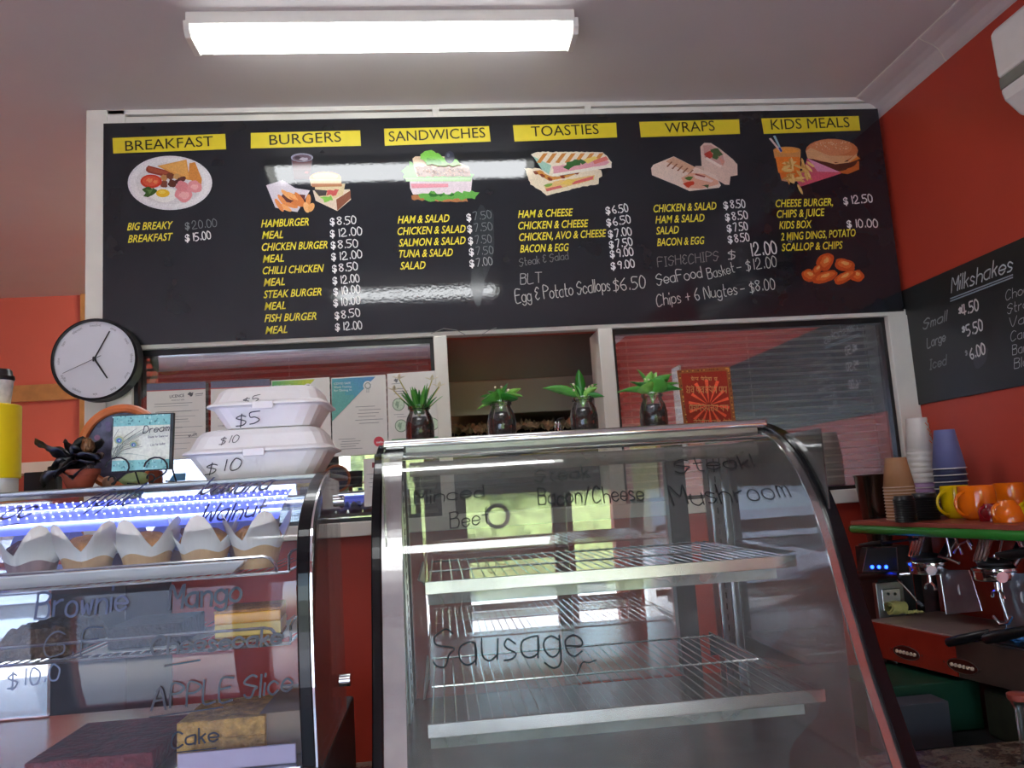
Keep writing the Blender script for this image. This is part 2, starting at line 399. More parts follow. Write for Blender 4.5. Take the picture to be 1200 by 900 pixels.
def hand(D, text, a, b, hpx, col, wpx=1.2, jit=.25, slant=.12, sm=4):
    D.g.append(len(D.f))
    """handwriting from picture point a (baseline left) to b (baseline right) on the decal's surface"""
    A = Vector(D.s.uv(*a)); B = Vector(D.s.uv(*b)); U = Vector(D.s.uv(a[0], a[1]-hpx))-A; U = Vector((-(B-A).normalized().y, (B-A).normalized().x))*U.length
    wd = (Vector(D.s.uv(a[0]+wpx*(.8 if D.s.prof is not None and D.s.prof is globals().get('PR') else 1), a[1]))-A).length; jit = jit*(1.8 if D.s.k == 'G' else 1)
    items = []; x = 0
    for ch in text:
        if ch == ' ': x += 3.2; continue
        g_, W = glyph(ch); items.append((x, g_)); x += W+(1.7 if ch not in '.1' else 1.9)
    tot = max(x-1.7, 1)
    for x0, g_ in items:
        jy = random.uniform(-jit, jit)
        for P in g_:
            Q = [((x0+p[0]+slant*(p[1]-2)+random.uniform(-jit, jit)*.4)/tot, (p[1]-2+jy+random.uniform(-jit, jit)*.4)/7) for p in P]
            if P[0] == P[-1]: Q[-1] = Q[0]
            D.stroke([A+(B-A)*q[0]+U*q[1] for q in smooth(Q, sm)], wd, col)
_tc = {}
def textmesh(body, shear=0, off=0):
    k = (body, shear, off)
    if k in _tc: return _tc[k]
    cu = bpy.data.curves.new('tmp', 'FONT'); cu.body = body; cu.size = 1; cu.shear = shear; cu.offset = off; cu.resolution_u = 3
    o = bpy.data.objects.new('tmp', cu); me = o.to_mesh()
    vs = [(v.co.x, v.co.y) for v in me.vertices]; fs = [tuple(p.vertices) for p in me.polygons]; o.to_mesh_clear()
    bpy.data.objects.remove(o); bpy.data.curves.remove(cu)
    _tc[k] = (vs, fs); return _tc[k]
def printed(D, text, a, b, hpx, col, shear=0, off=0):
    D.g.append(len(D.f))
    A = Vector(D.s.uv(*a)); B = Vector(D.s.uv(*b)); h = (Vector(D.s.uv(a[0], a[1]-hpx))-A).length
    d = (B-A); n = Vector((-d.y, d.x)).normalized()*h
    vs, fs = textmesh(text, shear, off)
    if not vs: return
    x0 = min(v[0] for v in vs); x1 = max(v[0] for v in vs)
    D.flat([tuple(A+d*((v[0]-x0)/(x1-x0))+n*(v[1]/.73)) for v in vs], fs, col); D.L += D.step*.2
# ------------------------------------------------------------------ setting
ZC = 2.805; XW = 1.63; YB = 2.6; XL = -3.2; YK = 4.85
st(MB().box(XL-.1, XW+.1, YF-.1, YK+.1, -.1, 0), 'floor', 'floor')
st(MB().box(XL-.2, XW+.2, YF-.2, YK+.2, ZC, ZC+.15), 'ceiling', 'ceil')
st(MB().box(XW, XW+.12, YF-.1, YK+.1, 0, ZC), 'wall_right', 'red')
st(MB().box(XL-.12, XL, YF-.1, YK+.1, 0, ZC), 'wall_left', 'red')
st(MB().box(XL, XW, YK, YK+.12, 0, ZC), 'wall_far', 'redk')
# back wall: red below the sill, lintel behind the menu panel
mb = MB(); mb.box(-1.08, XW, YB, YB+.1, 0, 1.385); mb.box(-1.08, XW, YB+.012, YB+.1, 2.02, ZC); mb.mi = 0
st(mb, 'wall_back', 'red')
# front wall behind the viewer with glazed doors
mb = MB(); mb.box(XL, XW, YF-.12, YF, 2.1, ZC)
xs = [XL]+[v for d in DOORS for v in d]+[XW]
for i in range(0, len(xs), 2):
    mb.box(xs[i], xs[i+1], YF-.12, YF, 0, 2.1)
for a, b in DOORS: mb.box(a, b, YF-.12, YF, 0, .12)
st(mb, 'wall_front', 'red')
mb = MB()
for i in range(2, len(xs)-2, 2): mb.box(xs[i]-.012, xs[i+1]+.012, YF-.01, YF+.03, 0, 2.16)
mb.box(-3.02, 1.4, YF-.01, YF+.03, 2.06, 2.16)
st(mb, 'trim_1', 'door')
# outside
o = MB().box(-14, 14, -14, YF-.12, -.12, -.02); st(o, 'ground_outside', 'paving')
mb = MB()
n = 60; m_ = 22
vs = []
for i in range(n+1):
    for j in range(m_+1):
        x = -1.6+9*i/n; z = 2.7*j/m_; q = noise.noise(Vector((x*1.3, z*1.3, 0)))*.5+noise.noise(Vector((x*4, z*4, 5)))*.22
        vs.append((x, -8.6-.5*sin(pi*j/m_)+q+.9*(j/m_)**2*-1, z+.25*noise.noise(Vector((x*2, 9, 0)))*(j/m_)))
mb.add(vs, [(i*(m_+1)+j, (i+1)*(m_+1)+j, (i+1)*(m_+1)+j+1, i*(m_+1)+j+1) for i in range(n) for j in range(m_)], True)
nbld = MB().box(-12, -2.2, -9.4, -7.4, -.02, 4.2).build('neighbour_building', mat('pale_blue_render', (120, 134, 156), .7)); tag(nbld, 'pale blue grey building across the street, mirrored in the left case', 'building')
hd = mb.build('hedge', 'hedge'); tag(hd, 'tall sunlit green hedge outside the shop door', 'hedge')
dr = root('door_1', (.53, YF, 0))
MB().box(.18, .88, YF-.06, YF-.054, .12, 2.1).build('pane', 'clearpane', dr)
MB().box(.18, .88, YF-.08, YF-.03, .95, 1.03).build('cross_rail', 'door', dr)
tg = thing('ring_sticker', 'grey ring shaped sticker on the shop door glass, mirrored in the big case', 'sticker', (.44, YF-.05, 1.2))
mb = MB(); mb.tube([(.44+.085*cos(2*pi*k/32), YF-.052, 1.3+.085*sin(2*pi*k/32)) for k in range(32)], .018, 6, closed=True); mb.v = [Vector((p.x, YF-.052+(p.y-YF+.052)*.05, p.z)) for p in mb.v]; mb.build('ring', 'steeld', tg)
# cornice along the right wall
prof = [(XW, ZC), (XW-.088, ZC), (XW-.084, ZC-.006), (XW-.07, ZC-.012), (XW-.045, ZC-.02), (XW-.025, ZC-.032), (XW-.012, ZC-.05), (XW-.006, ZC-.066), (XW, ZC-.072)]
mb = MB(); mb.prism([(x, YF, z) for x, z in prof], (0, YB-YF, 0)); tr = st(mb, 'trim_2', 'cornice')
mb = MB(); mb.tube([(x-.0005, 2.19+(.088-(XW-x))*.15, z-.0005) for x, z in prof[1:]], .0016, 5); j = mb.build('joint_seam', 'white', tr)
mb = MB(); mb.tube([(XW-.0885, YB, ZC-.001), (XW-.0885, YF, ZC-.001)], .0022, 5); mb.build('edge_bead', 'white', tr)
# kitchen wall timber strips and white ledge
a = onY(95, 350, YK-.02); b = onY(0, 453, YK-.02); c = onY(0, 470, YK-.02)
st(MB().box(a.x, a.x+.07, YK-.03, YK, 1.2, ZC), 'trim_3', 'tan')
st(MB().box(XL, a.x, YK-.028, YK, c.z-.01, b.z), 'trim_4', 'tan')
st(MB().box(a.x+.07, a.x+.3, YK-.03, YK, 1.2, ZC), 'trim_5', 'darkwood')
z = onY(60, 541, YK-.2).z
st(MB().box(XL, a.x+.9, YK-.25, YK, z-.06, z), 'trim_6', 'white')
# ------------------------------------------------------------------ partition frame
def fr(px, py): p = onY(px, py, YB); return p.x, p.z
ZS0, ZS1, ZT = 1.388, 1.432, 2.004
fm = root('trim_7')
FY = 2.565
mb = MB()
mb.box(-1.08, -1.015, FY, YB+.1, 1.0, ZC)                 # left jamb
mb.build('jamb', 'white', fm, bevel=.003)
mb = MB(); mb.box(-1.015, -.94, FY+.006, YB+.1, 1.0, 2.03); mb.build('jamb', 'white', fm, bevel=.003)
mb = MB(); mb.box(-1.015, -.96, FY+.004, YB+.012, 2.74, ZC); mb.box(-1.015, XW, FY+.004, YB+.012, 2.789, ZC); mb.box(-.96, XW, FY+.008, YB+.012, 2.745, 2.783)
mb.build('top_rail', 'white', fm, bevel=.002)
for px in (511, 690):
    x = onY(px, 137, FY).x; MB().box(x-.012, x+.012, FY+.002, FY+.012, 2.745, 2.792).build('mullion', 'white', fm, bevel=.002)
MB().box(-1.0, XW, YB-.03, YB+.0118, 2.009, 2.03).build('middle_rail', 'white', fm, bevel=.002)
sl_ = MB().box(-.94, XW, YB-.055, YB+.12, ZS0, ZS1).build('sill', 'white', fm, bevel=.003)
XM1 = (onY(514, 520, FY).x, onY(530, 520, FY).x); XM2 = (onY(705, 440, FY).x+.0, onY(722, 440, FY).x)
MB().box(XM1[0], XM1[1], FY, YB+.12, ZS1, 2.009).build('post', 'white', fm, bevel=.003)
MB().box(XM2[0], XM2[1], FY, YB+.12, ZS1, 2.009).build('post', 'white', fm, bevel=.003)
xr = onY(1044, 400, FY).x
MB().box(xr, XW, FY, YB+.12, ZS1, 2.009).build('post', 'white', fm, bevel=.003)
def window(name, x0, x1, nsl, zc=None, gap=.024, lab=None):
    w_ = root(name, ((x0+x1)/2, YB, ZS1))
    mb = MB(); t = .012
    mb.box(x0, x0+t, YB-.012, YB+.03, ZS1, 2.009); mb.box(x1-t, x1, YB-.012, YB+.03, ZS1, 2.009); mb.box(x0+t, x1-t, YB-.012, YB+.03, 1.99, 2.009); mb.box(x0+t, x1-t, YB-.012, YB+.03, ZS1, ZS1+t)
    mb.build('frame', 'black', w_)
    MB().box(x0+t, x1-t, YB+.002, YB+.006, ZS1+t, 1.99).build('pane', 'winglass', w_)
    sd = None
    z = 1.98; i = 0
    while z > ZS1+.02:
        if sd is None:
            mb = MB(); P = [(-.011, -.0012), (-.005, .0008), (0, .0014), (.005, .0008), (.011, -.0012)]
            pts = [(x0+.02, YB+.04+p[0], z+p[1]-p[0]*.2) for p in P]; d = (x1-x0-.04, 0, 0)
            for q, q2 in zip(pts, pts[1:]): mb.quad(q, (q[0]+d[0],)+q[1:], (q2[0]+d[0],)+q2[1:], q2)
            sd = mb.build('slat', 'slat', w_, solid=.0017); 
        else:
            s2 = sd.copy(); C.objects.link(s2); s2.location = Vector(sd.location)+Vector((0, 0, -gap*i)); s2.rotation_euler = (0, random.uniform(-.0012, .0012), 0)
        z -= gap; i += 1
    for f in (.06, .5, .94):
        x = x0+(x1-x0)*f; mb = MB(); mb.tube([(x, YB+.029, ZS1+.014), (x, YB+.029, 1.985)], .0009, 4); mb.build('cord', 'slat', w_)
    return w_
window('window_1', -.94, XM1[0], 22)
window('window_2', XM2[1], xr, 22)
fz = MB().box(-1.7, -.80, 2.15, 2.5, 0, 1.36).build('storage_cabinet', 'dark', bevel=.004); tag(fz, 'dark low cabinet behind the lit cake case, left of the red wall', 'cabinet')
# dark backdrops added behind the blinds; kitchen hood and bench behind the hatch
cu1 = MB().box(-.93, .04, 2.78, 3.3, .0, 2.2).build('dark_backdrop', 'dark'); tag(cu1, 'dark cupboard added behind the left window blind to keep the glass dark', 'backdrop')
cu2 = MB().box(.66, 1.6, 2.78, 3.3, .0, 2.2).build('dark_backdrop', 'dark'); tag(cu2, 'dark cupboard added behind the right window blind to keep the glass dark', 'backdrop')
hood = thing('range_hood', 'grey green range hood seen through the middle serving hatch', 'hood', (.35, 3.4, 1.85))
za = onY(620, 444, 3.2).z; zb = onY(620, 484, 3.2).z
mb = MB(); mb.box(.05, .65, 3.2, 3.65, za, 2.6); mb.build('canopy', 'hood', hood, bevel=.004)
mb = MB(); mb.box(.05, .65, 3.18, 3.64, zb, za); mb.build('lip', 'hoodl', hood, bevel=.004)
bk = thing('kitchen_bench', 'kitchen bench with crumpled foil under the range hood', 'bench', (.35, 3.3, 0))
MB().box(.05, .65, 3.0, 3.7, 0, 1.67).build('cabinet', 'dark', bk)
mb = MB(); n = 60; m_ = 26; vs = []
for i in range(n+1):
    for j in range(m_+1):
        x = .06+.59*i/n; y = 2.98+.5*j/m_; vs.append((x, y, 1.728+.03*noise.noise(Vector((x*45, y*45, 0)))+.02*noise.noise(Vector((x*110, y*110, 3)))+.05*j/m_))
mb.add(vs, [(i*(m_+1)+j, (i+1)*(m_+1)+j, (i+1)*(m_+1)+j+1, i*(m_+1)+j+1) for i in range(n) for j in range(m_)], False)
mb.build('foil', 'foil', bk)
MB().box(.05, .65, 3.66, 3.7, 1.68, 1.9).build('splashback', 'black', bk)
# ------------------------------------------------------------------ lamps
def lamp(y0, y1, label):
    x0, x1 = -.605, .437; ym = (y0+y1)/2
    t = thing('ceiling_lamp', label, 'lamp', (-.084, ym, ZC))
    MB().box(x0-.002, x1-.002, y0, y1-.004, ZC-.034, ZC).build('housing', 'lampbody', t, bevel=.002)
    P = [(y0+.003, -.0345), (y0+.006, -.047), (y0+.022, -.062), (y1-.022, -.062), (y1-.006, -.047), (y1-.003, -.0345)]
    mb = MB(); xa, xb = x0+.042, x1-.04
    mb.prism([(xa, y, ZC+z) for y, z in P], (xb-xa, 0, 0)); mb.build('diffuser', 'diff', t)
    for a, b in ((x0+.008, xa), (xb, x1-.008)):
        mb = MB(); mb.prism([(a, y, ZC+z) for y, z in P], (b-a, 0, 0)); mb.build('diffuser_end', 'diffe', t)
    for a, b in ((x0-.008, x0+.008), (x1-.008, x1+.008)):
        mb = MB(); mb.prism([(a, y+(.004 if y > ym else -.004), ZC+z*1.06+(.012 if z > -.04 else 0)) for y, z in P], (b-a, 0, 0)); mb.build('end_cap', 'lampbody', t, bevel=.002)
lamp(2.032, 2.158, 'long white fluorescent ceiling lamp in front of the menu board')
lamp(.1, .24, 'long white fluorescent ceiling lamp above the viewer, mirrored in the menu board')
# fill lamp added out of view to brighten the kitchen wall
t = thing('kitchen_fill_lamp', 'unseen fluorescent lamp added on the kitchen ceiling to brighten the kitchen', 'lamp', (-.6, 3.9, ZC))
MB().box(-1.2, .0, 3.84, 3.96, ZC-.03, ZC).build('housing', 'lampbody', t)
mb = MB(); mb.tube([(-1.18, 3.9, ZC-.045), (-.02, 3.9, ZC-.045)], .02, 10); mb.build('tube', emat('kitchen_fill_light', (255, 240, 220), 30), t)
# ------------------------------------------------------------------ air conditioner
ac = thing('air_conditioner', 'white split air conditioner high on the red wall', 'air conditioner', (1.5, 1.3, 2.35))
AX = 1.425
Pf = [onX(1157, 34, AX), onX(1163, 62, AX), onX(1170, 92, AX)]; Pl = [onX(1172, 105, AX), onX(1176, 114, AX), onX(1190, 125, AX)]
y1 = Pf[0].y; zt, zm1, zm0 = Pf[0].z, Pf[2].z, Pf[2].z-.02
def acp(pts, name, m, y1_, bv=.01):
    mb = MB(); mb.prism([(x, y1_, z) for x, z in pts], (0, -.8, 0)); return mb.build(name, m, ac, bevel=bv)
za, zb_, zc_ = onX(1157, 34, AX).z, onX(1171, 90, AX).z, onX(1173, 103, AX).z; zd = zc_-.07
acp([(XW-.002, za), (AX+.02, za), (AX, za-.02), (AX+.004, zb_), (XW-.002, zb_)], 'casing', 'acw', y1)
acp([(XW-.002, zb_), (AX+.007, zb_), (AX+.007, zc_), (XW-.002, zc_)], 'air_slot', 'acg', y1-.003, .002)
acp([(XW-.002, zc_), (AX+.003, zc_), (AX+.012, zc_-.03), (AX+.05, zd), (XW-.002, zd-.01)], 'lower_casing', 'acw', y1-.002)
# ------------------------------------------------------------------ menu board
by0 = YB-.032
MBX0, MBX1, MBZ0, MBZ1 = -1.025, 1.612, 2.022, 2.757
mbd = thing('menu_board', 'large black menu board with yellow headings above the serving hatch', 'menu board', (.29, YB-.04, 2.02))
pb = MB().box(MBX0, MBX1, by0-.006, by0+.002, MBZ0, MBZ1).build('panel', 'board', mbd, bevel=.0015)
SB = Surf('Y', by0-.006)
YC = (232, 214, 50)
heads = [('BREAKFAST', (132, 162), (264, 157), (133, 180), (265, 175), (147, 177), (250, 171)),
 ('BURGERS', (294, 156), (422, 153), (294, 174), (423, 171), (316, 170), (400, 166)),
 ('SANDWICHES', (450, 151), (573, 148), (451, 171), (575, 166), (456, 166), (569, 161)),
 ('TOASTIES', (601, 147), (722, 144), (603, 166), (723, 161), (623, 160), (702, 157)),
 ('WRAPS', (749, 143), (866, 140), (751, 161), (867, 157), (780, 156), (838, 153)),
 ('KIDS MEALS', (892, 139), (1006, 136), (895, 157), (1008, 153), (904, 152), (996, 149))]
for s_, tl, tr_, bl, br, ta, tb in heads:
    q = [SB.uv(*p) for p in (tl, tr_, br, bl)]
    mb = MB(); mb.prism([SB.p3(u, v, .0002) for u, v in q], (0, -.0012, 0))
    hs = mb.build('heading_strip', mat('yellow_strip', YC, .35, var=.04), mbd)
    D = Decal(Surf('Y', by0-.0076)); D.s = Surf('Y', by0-.0075); printed(D, s_, ta, tb, 12.5, (28, 26, 18)); D.build('heading_lettering', hs)
YT = (240, 226, 70)
items = [  # printed yellow item names: text, left baseline, right baseline
 ('BIG BREAKY', (149, 270), (203, 268)), ('BREAKFAST', (150, 284.5), (203, 281.5)),
 ('HAMBURGER', (306, 266.5), (362, 264)), ('MEAL', (307, 280), (332, 279)), ('CHICKEN BURGER', (307, 294), (384, 291)), ('MEAL', (308, 308), (333, 306.5)),
 ('CHILLI CHICKEN', (308, 321.5), (380, 318.5)), ('MEAL', (309, 335.5), (334, 334)), ('STEAK BURGER', (309, 349.5), (377, 346)), ('MEAL', (310, 363.5), (335, 362)),
 ('FISH BURGER', (310, 377.5), (371, 374.5)), ('MEAL', (311, 391.5), (337, 390)),
 ('HAM & SALAD', (466, 262), (527, 260)), ('CHICKEN & SALAD', (466, 275.5), (546, 272.5)), ('SALMON & SALAD', (467.5, 289), (546, 286)), ('TUNA & SALAD', (468, 302), (531, 300)), ('SALAD', (469, 316), (499, 315)),
 ('HAM & CHEESE', (607, 255.5), (672, 253)), ('CHICKEN & CHEESE', (607.5, 269), (690, 266)), ('CHICKEN, AVO & CHEESE', (608.5, 282.5), (711, 277.5)), ('BACON & EGG', (609.5, 296), (667, 294)),
 ('CHICKEN & SALAD', (766, 249), (840, 245.5)), ('HAM & SALAD', (768, 262), (826, 259.5)), ('SALAD', (769, 275), (796, 273.5)), ('BACON & EGG', (770, 288.5), (826, 286)),
 ('CHEESE BURGER,', (909, 243), (976, 241)), ('CHIPS & JUICE', (910.5, 255.5), (967, 253)), ('KIDS BOX', (913, 268.5), (952, 267)), ('2 MING DINGS, POTATO', (915, 282), (1003, 277)), ('SCALLOP & CHIPS', (916, 294.5), (988, 291.5))]
D = Decal(SB)
for s_, a, b in items: printed(D, s_, a, b, 9.2, YT, shear=.3, off=.013)
D.build('item_lettering', mbd, 'printgloss')
WH = (226, 226, 222); FD = (120, 128, 128)
prices = [('20.00', 217, 269, 254, 265, FD), ('15.00', 217, 283, 247, 279.5, WH),
 ('8.50', 387, 264, 417, 262, WH), ('12.00', 387, 278, 424, 275, WH), ('8.50', 388, 291.5, 419, 289.5, WH), ('12.00', 388.5, 305, 424, 302, WH), ('8.50', 389.5, 319, 419, 316, WH), ('12.00', 390, 333, 421, 330, WH), ('10.00', 391, 346, 422, 343, WH), ('10.00', 391, 359, 422, 356, WH), ('8.50', 392.5, 374, 422, 370, WH), ('12.00', 393, 387.5, 424, 385, WH),
 ('7.50', 547, 259, 576, 255, FD), ('7.50', 548, 272.5, 577, 269.5, FD), ('7.50', 549, 286.5, 576, 284, FD), ('7.50', 550, 299.5, 578, 297, FD), ('7.00', 550.5, 313, 577, 310, (158, 164, 162)),
 ('6.50', 710, 251, 736, 248, WH), ('6.50', 711, 265, 739, 261, WH), ('7.00', 713, 278.5, 740, 275, WH), ('7.50', 714, 291, 741, 287.5, WH), ('9.00', 715, 302, 742, 299, WH), ('9.00', 716, 316, 743.5, 313, WH),
 ('8.50', 848, 245, 873, 243, WH), ('8.50', 850, 259, 876, 256, WH), ('7.50', 852, 272, 876, 269, WH), ('8.50', 853, 285, 878, 282, WH),
 ('12.50', 988.5, 240, 1022, 236.5, WH), ('10.00', 992.5, 267, 1028, 266, WH)]
D = Decal(SB)
for s_, ax, ay, bx, by_, c_ in prices:
    printed(D, '$', (ax, ay), (ax+5.6, ay-.4), 8.6, (236, 236, 234) if c_ != FD or ax > 400 else c_, off=.03)
    if ax == 391 and ay == 359: continue
    f = (ax+8.5, ay-.6); hand(D, s_, f, (bx, by_), 8.8, c_, wpx=1.25 if c_ == WH else .8, slant=.02)
hand(D, '10.00', (399, 358.4), (422, 356), 8.8, WH, 1.25, slant=.02)
hand(D, '12.00', (879, 300), (910, 297), 14, WH, 1.5, slant=0)
hand(D, '$', (853, 304), (861, 303), 10, (190, 190, 186), 1.1)
D.build('price_lettering', mbd, 'printgloss')
CH = (196, 198, 190)
D = Decal(SB)
hand(D, 'Steak & Salad', (609, 312), (666, 303.5), 9, (120, 122, 120), .8)
hand(D, 'BLT', (610, 333), (635, 331), 12, (176, 176, 172), .9)
hand(D, 'Egg & Potato Scallops', (605, 355), (715, 340), 15, CH, 1.1)
hand(D, '$6.50', (719, 341), (756, 337), 14, CH, 1.1)
hand(D, 'FISH&CHIPS', (771, 313), (842, 305), 11, (128, 128, 124), .9)
hand(D, 'SeaFood', (770, 334), (823, 325), 13, CH, 1.0, slant=.05); hand(D, 'Basket', (830, 327), (861, 319), 12, CH, .9)
hand(D, '- $12.00', (864, 319), (910, 312), 12, CH, 1.0)
hand(D, 'Chips + 6 Nugtes', (770, 359), (864, 345), 14, CH, 1.0); hand(D, '- $8.00', (868, 344), (908, 338), 12, CH, 1.0)
hand(D, 'w', (923, 284), (928, 284), 5, (120, 120, 120), .7)
D.build('chalk_lettering', mbd, 'printgloss')
# smudge of rubbed-out chalk
D = Decal(SB, .0003); D.ell(566, 285, 15, 42, (48, 53, 56), rot=.05, n=30, wob=.12); D.ell(560, 330, 8, 28, (42, 46, 49), n=20, wob=.1); D.build('chalk_smudge', mbd, 'printgloss')
# food pictures printed on the panel, drawn in 7.5x crop units
def crop(ox, oy, k=7.5):
    return lambda pts: [(ox+x/k, oy+y/k) for x, y in pts]
def pic(name_label, fn):
    D = Decal(SB, .0004); fn(D); D.build('food_picture', mbd, 'printgloss', label=name_label)
def jag(pts, amp, seed=1):
    out = []
    rnd = random.Random(seed)
    for i, p in enumerate(pts):
        q = pts[(i+1) % len(pts)]; n_ = max(1, int(math.hypot(q[0]-p[0], q[1]-p[1])/22))
        for k in range(n_):
            t = k/n_; out.append((p[0]+(q[0]-p[0])*t+rnd.uniform(-amp, amp), p[1]+(q[1]-p[1])*t+rnd.uniform(-amp, amp)))
    return out
def breakfast(D):
    c = crop(130, 130); E = lambda x, y, rx, ry, col, **k: D.ell(130+x/7.5, 130+y/7.5, rx/7.5, ry/7.5, col, **k)
    E(519, 633, 371, 238, (224, 220, 222), n=48); E(519, 633, 350, 222, (232, 229, 228), n=48); E(519, 636, 300, 185, (222, 218, 216), n=40)
    P = D.poly
    P(c([(310, 500), (330, 480), (480, 520), (560, 560), (540, 590), (480, 580), (330, 545), (308, 525)]), (150, 62, 44))
    P(c([(325, 492), (480, 530), (540, 565), (400, 545), (330, 525)]), (172, 84, 58))
    P(c([(690, 460), (740, 450), (800, 600), (795, 648), (680, 600)]), (214, 140, 66)); P(c([(405, 485), (665, 428), (695, 610), (640, 600), (520, 540)]), (222, 156, 76)); P(c([(440, 482), (655, 438), (683, 590), (530, 530)]), (230, 170, 90))
    for i, (x, y, r) in enumerate([(470, 590, 34), (520, 575, 36), (580, 580, 32), (540, 640, 40), (465, 645, 36), (600, 620, 34), (630, 600, 30)]): E(x, y, r, r*.8, [(196, 140, 84), (120, 66, 44), (206, 158, 96), (96, 52, 40), (130, 72, 54), (84, 44, 40), (100, 54, 46)][i], wob=.2, seed=i)
    E(355, 620, 95, 60, (206, 62, 40)); E(352, 618, 76, 44, (224, 92, 62)); E(345, 612, 30, 16, (236, 140, 90), wob=.3); E(395, 625, 22, 14, (236, 140, 90), wob=.3)
    E(470, 740, 125, 62, (240, 238, 230), wob=.08); E(458, 725, 60, 36, (236, 190, 50)); E(450, 716, 30, 14, (246, 214, 90))
    E(645, 735, 80, 66, (226, 146, 148), wob=.12); E(735, 670, 66, 52, (228, 150, 152), wob=.15, seed=2); E(625, 665, 56, 44, (222, 136, 140), wob=.15, seed=3); E(650, 745, 50, 30, (238, 176, 174), wob=.2); E(740, 670, 36, 22, (240, 180, 178), wob=.2)
    P(c(jag([(285, 680), (340, 670), (400, 700), (395, 730), (340, 745), (320, 775), (300, 750)], 14)), (62, 92, 40)); P(c(jag([(310, 690), (370, 700), (350, 730)], 9, 3)), (96, 128, 62))
pic('plate of sausage, toast, tomato, egg and bacon', breakfast)
def burger(D):
    c = crop(290, 130); P = D.poly; E = lambda x, y, rx, ry, col, **k: D.ell(290+x/7.5, 130+y/7.5, rx/7.5, ry/7.5, col, **k)
    P(c([(382, 400), (575, 400), (550, 605), (405, 605)]), (84, 66, 78)); P(c([(395, 440), (565, 440), (545, 600), (410, 600)]), (92, 48, 54)); P(c([(400, 520), (555, 520), (545, 600), (410, 600)]), (72, 30, 34))
    E(480, 410, 98, 38, (150, 150, 168)); E(480, 415, 84, 30, (104, 84, 96)); E(440, 412, 26, 14, (60, 50, 60)); E(500, 425, 40, 14, (170, 160, 172), wob=.2); E(520, 540, 18, 12, (150, 70, 70))
    E(685, 590, 140, 56, (222, 150, 90)); E(685, 578, 112, 34, (236, 178, 118)); P(c([(548, 600), (824, 600), (826, 640), (560, 660)]), (232, 190, 140))
    P(c([(575, 700), (900, 690), (910, 780), (790, 880), (600, 790)]), (222, 204, 180)); P(c([(780, 780), (905, 700), (908, 770), (790, 878)]), (136, 84, 62)); P(c([(590, 640), (860, 640), (840, 740), (690, 800), (600, 730)]), (216, 196, 150))
    P(c(jag([(690, 700), (800, 695), (780, 740), (700, 745)], 9)), (196, 90, 84)); P(c(jag([(640, 760), (740, 750), (750, 790), (680, 800)], 8)), (130, 190, 80)); P(c([(580, 690), (700, 700), (690, 745), (630, 750)]), (70, 62, 60)); P(c([(560, 640), (830, 640), (830, 665), (570, 670)]), (176, 110, 60))
    P(c([(165, 655), (310, 608), (420, 680), (550, 700), (440, 890), (320, 870), (245, 850)]), (212, 204, 212)); P(c([(320, 720), (510, 740), (500, 800), (400, 820), (280, 780)]), (96, 52, 48))
    for i, (x, y, a) in enumerate([(310, 790, .9), (350, 740, .7), (420, 780, .6), (380, 830, .3), (330, 850, .5), (450, 820, .2), (280, 830, 1.0), (400, 750, .5), (460, 770, .9)]): D.ell(290+x/7.5, 130+y/7.5, 9.0, 2.6, [(224, 140, 80), (236, 168, 104), (214, 126, 68)][i % 3], rot=a)
    E(535, 790, 22, 56, (222, 146, 84), rot=.1); E(520, 850, 26, 48, (236, 180, 120), rot=-.3); E(560, 850, 26, 42, (228, 164, 100), rot=.5)
pic('cola, burger and wedges in paper', burger)
def sandwich(D):
    c = crop(440, 130); P = D.poly; E = lambda x, y, rx, ry, col, **k: D.ell(440+x/7.5, 130+y/7.5, rx/7.5, ry/7.5, col, **k)
    P(c(jag([(235, 520), (310, 455), (360, 480), (860, 560), (850, 600), (350, 600), (260, 600)], 14)), (104, 170, 72))
    P(c([(300, 600), (850, 600), (840, 700), (830, 735), (330, 735), (305, 680)]), (224, 210, 214)); P(c([(310, 640), (640, 640), (640, 670), (320, 680)]), (226, 150, 160)); P(c([(260, 590), (850, 590), (840, 620), (270, 620)]), (170, 210, 150))
    P(c(jag([(320, 740), (480, 745), (800, 760), (810, 795), (640, 800), (320, 778)], 7)), (178, 118, 74)); P(c(jag([(380, 745), (480, 710), (640, 730), (840, 700), (905, 730), (880, 775), (700, 780), (560, 780), (440, 790)], 14, 4)), (98, 168, 74)); P(c(jag([(460, 725), (600, 735), (700, 730), (690, 745), (480, 750)], 8, 2)), (48, 110, 44))
    P(c([(325, 420), (350, 400), (600, 400), (820, 490), (835, 575), (365, 575), (340, 500)]), (222, 196, 164)); P(c(jag([(350, 490), (820, 500), (835, 575), (365, 578)], 6)), (140, 98, 72))
    rnd = random.Random(3)
    for i in range(90): E(rnd.uniform(365, 825), rnd.uniform(505, 570), 7, 5, [(206, 160, 124), (86, 56, 48), (190, 130, 96)][i % 3], n=5)
    P(c(jag([(400, 380), (490, 352), (540, 370), (600, 410), (720, 430), (750, 485), (480, 480), (405, 430)], 12, 8)), (122, 196, 74)); P(c(jag([(440, 420), (560, 440), (590, 470), (450, 475)], 10, 2)), (88, 160, 56))
    E(652, 415, 44, 54, (52, 56, 72)); E(640, 395, 14, 16, (92, 98, 116))
pic('layered salad sandwich with an olive on top', sandwich)
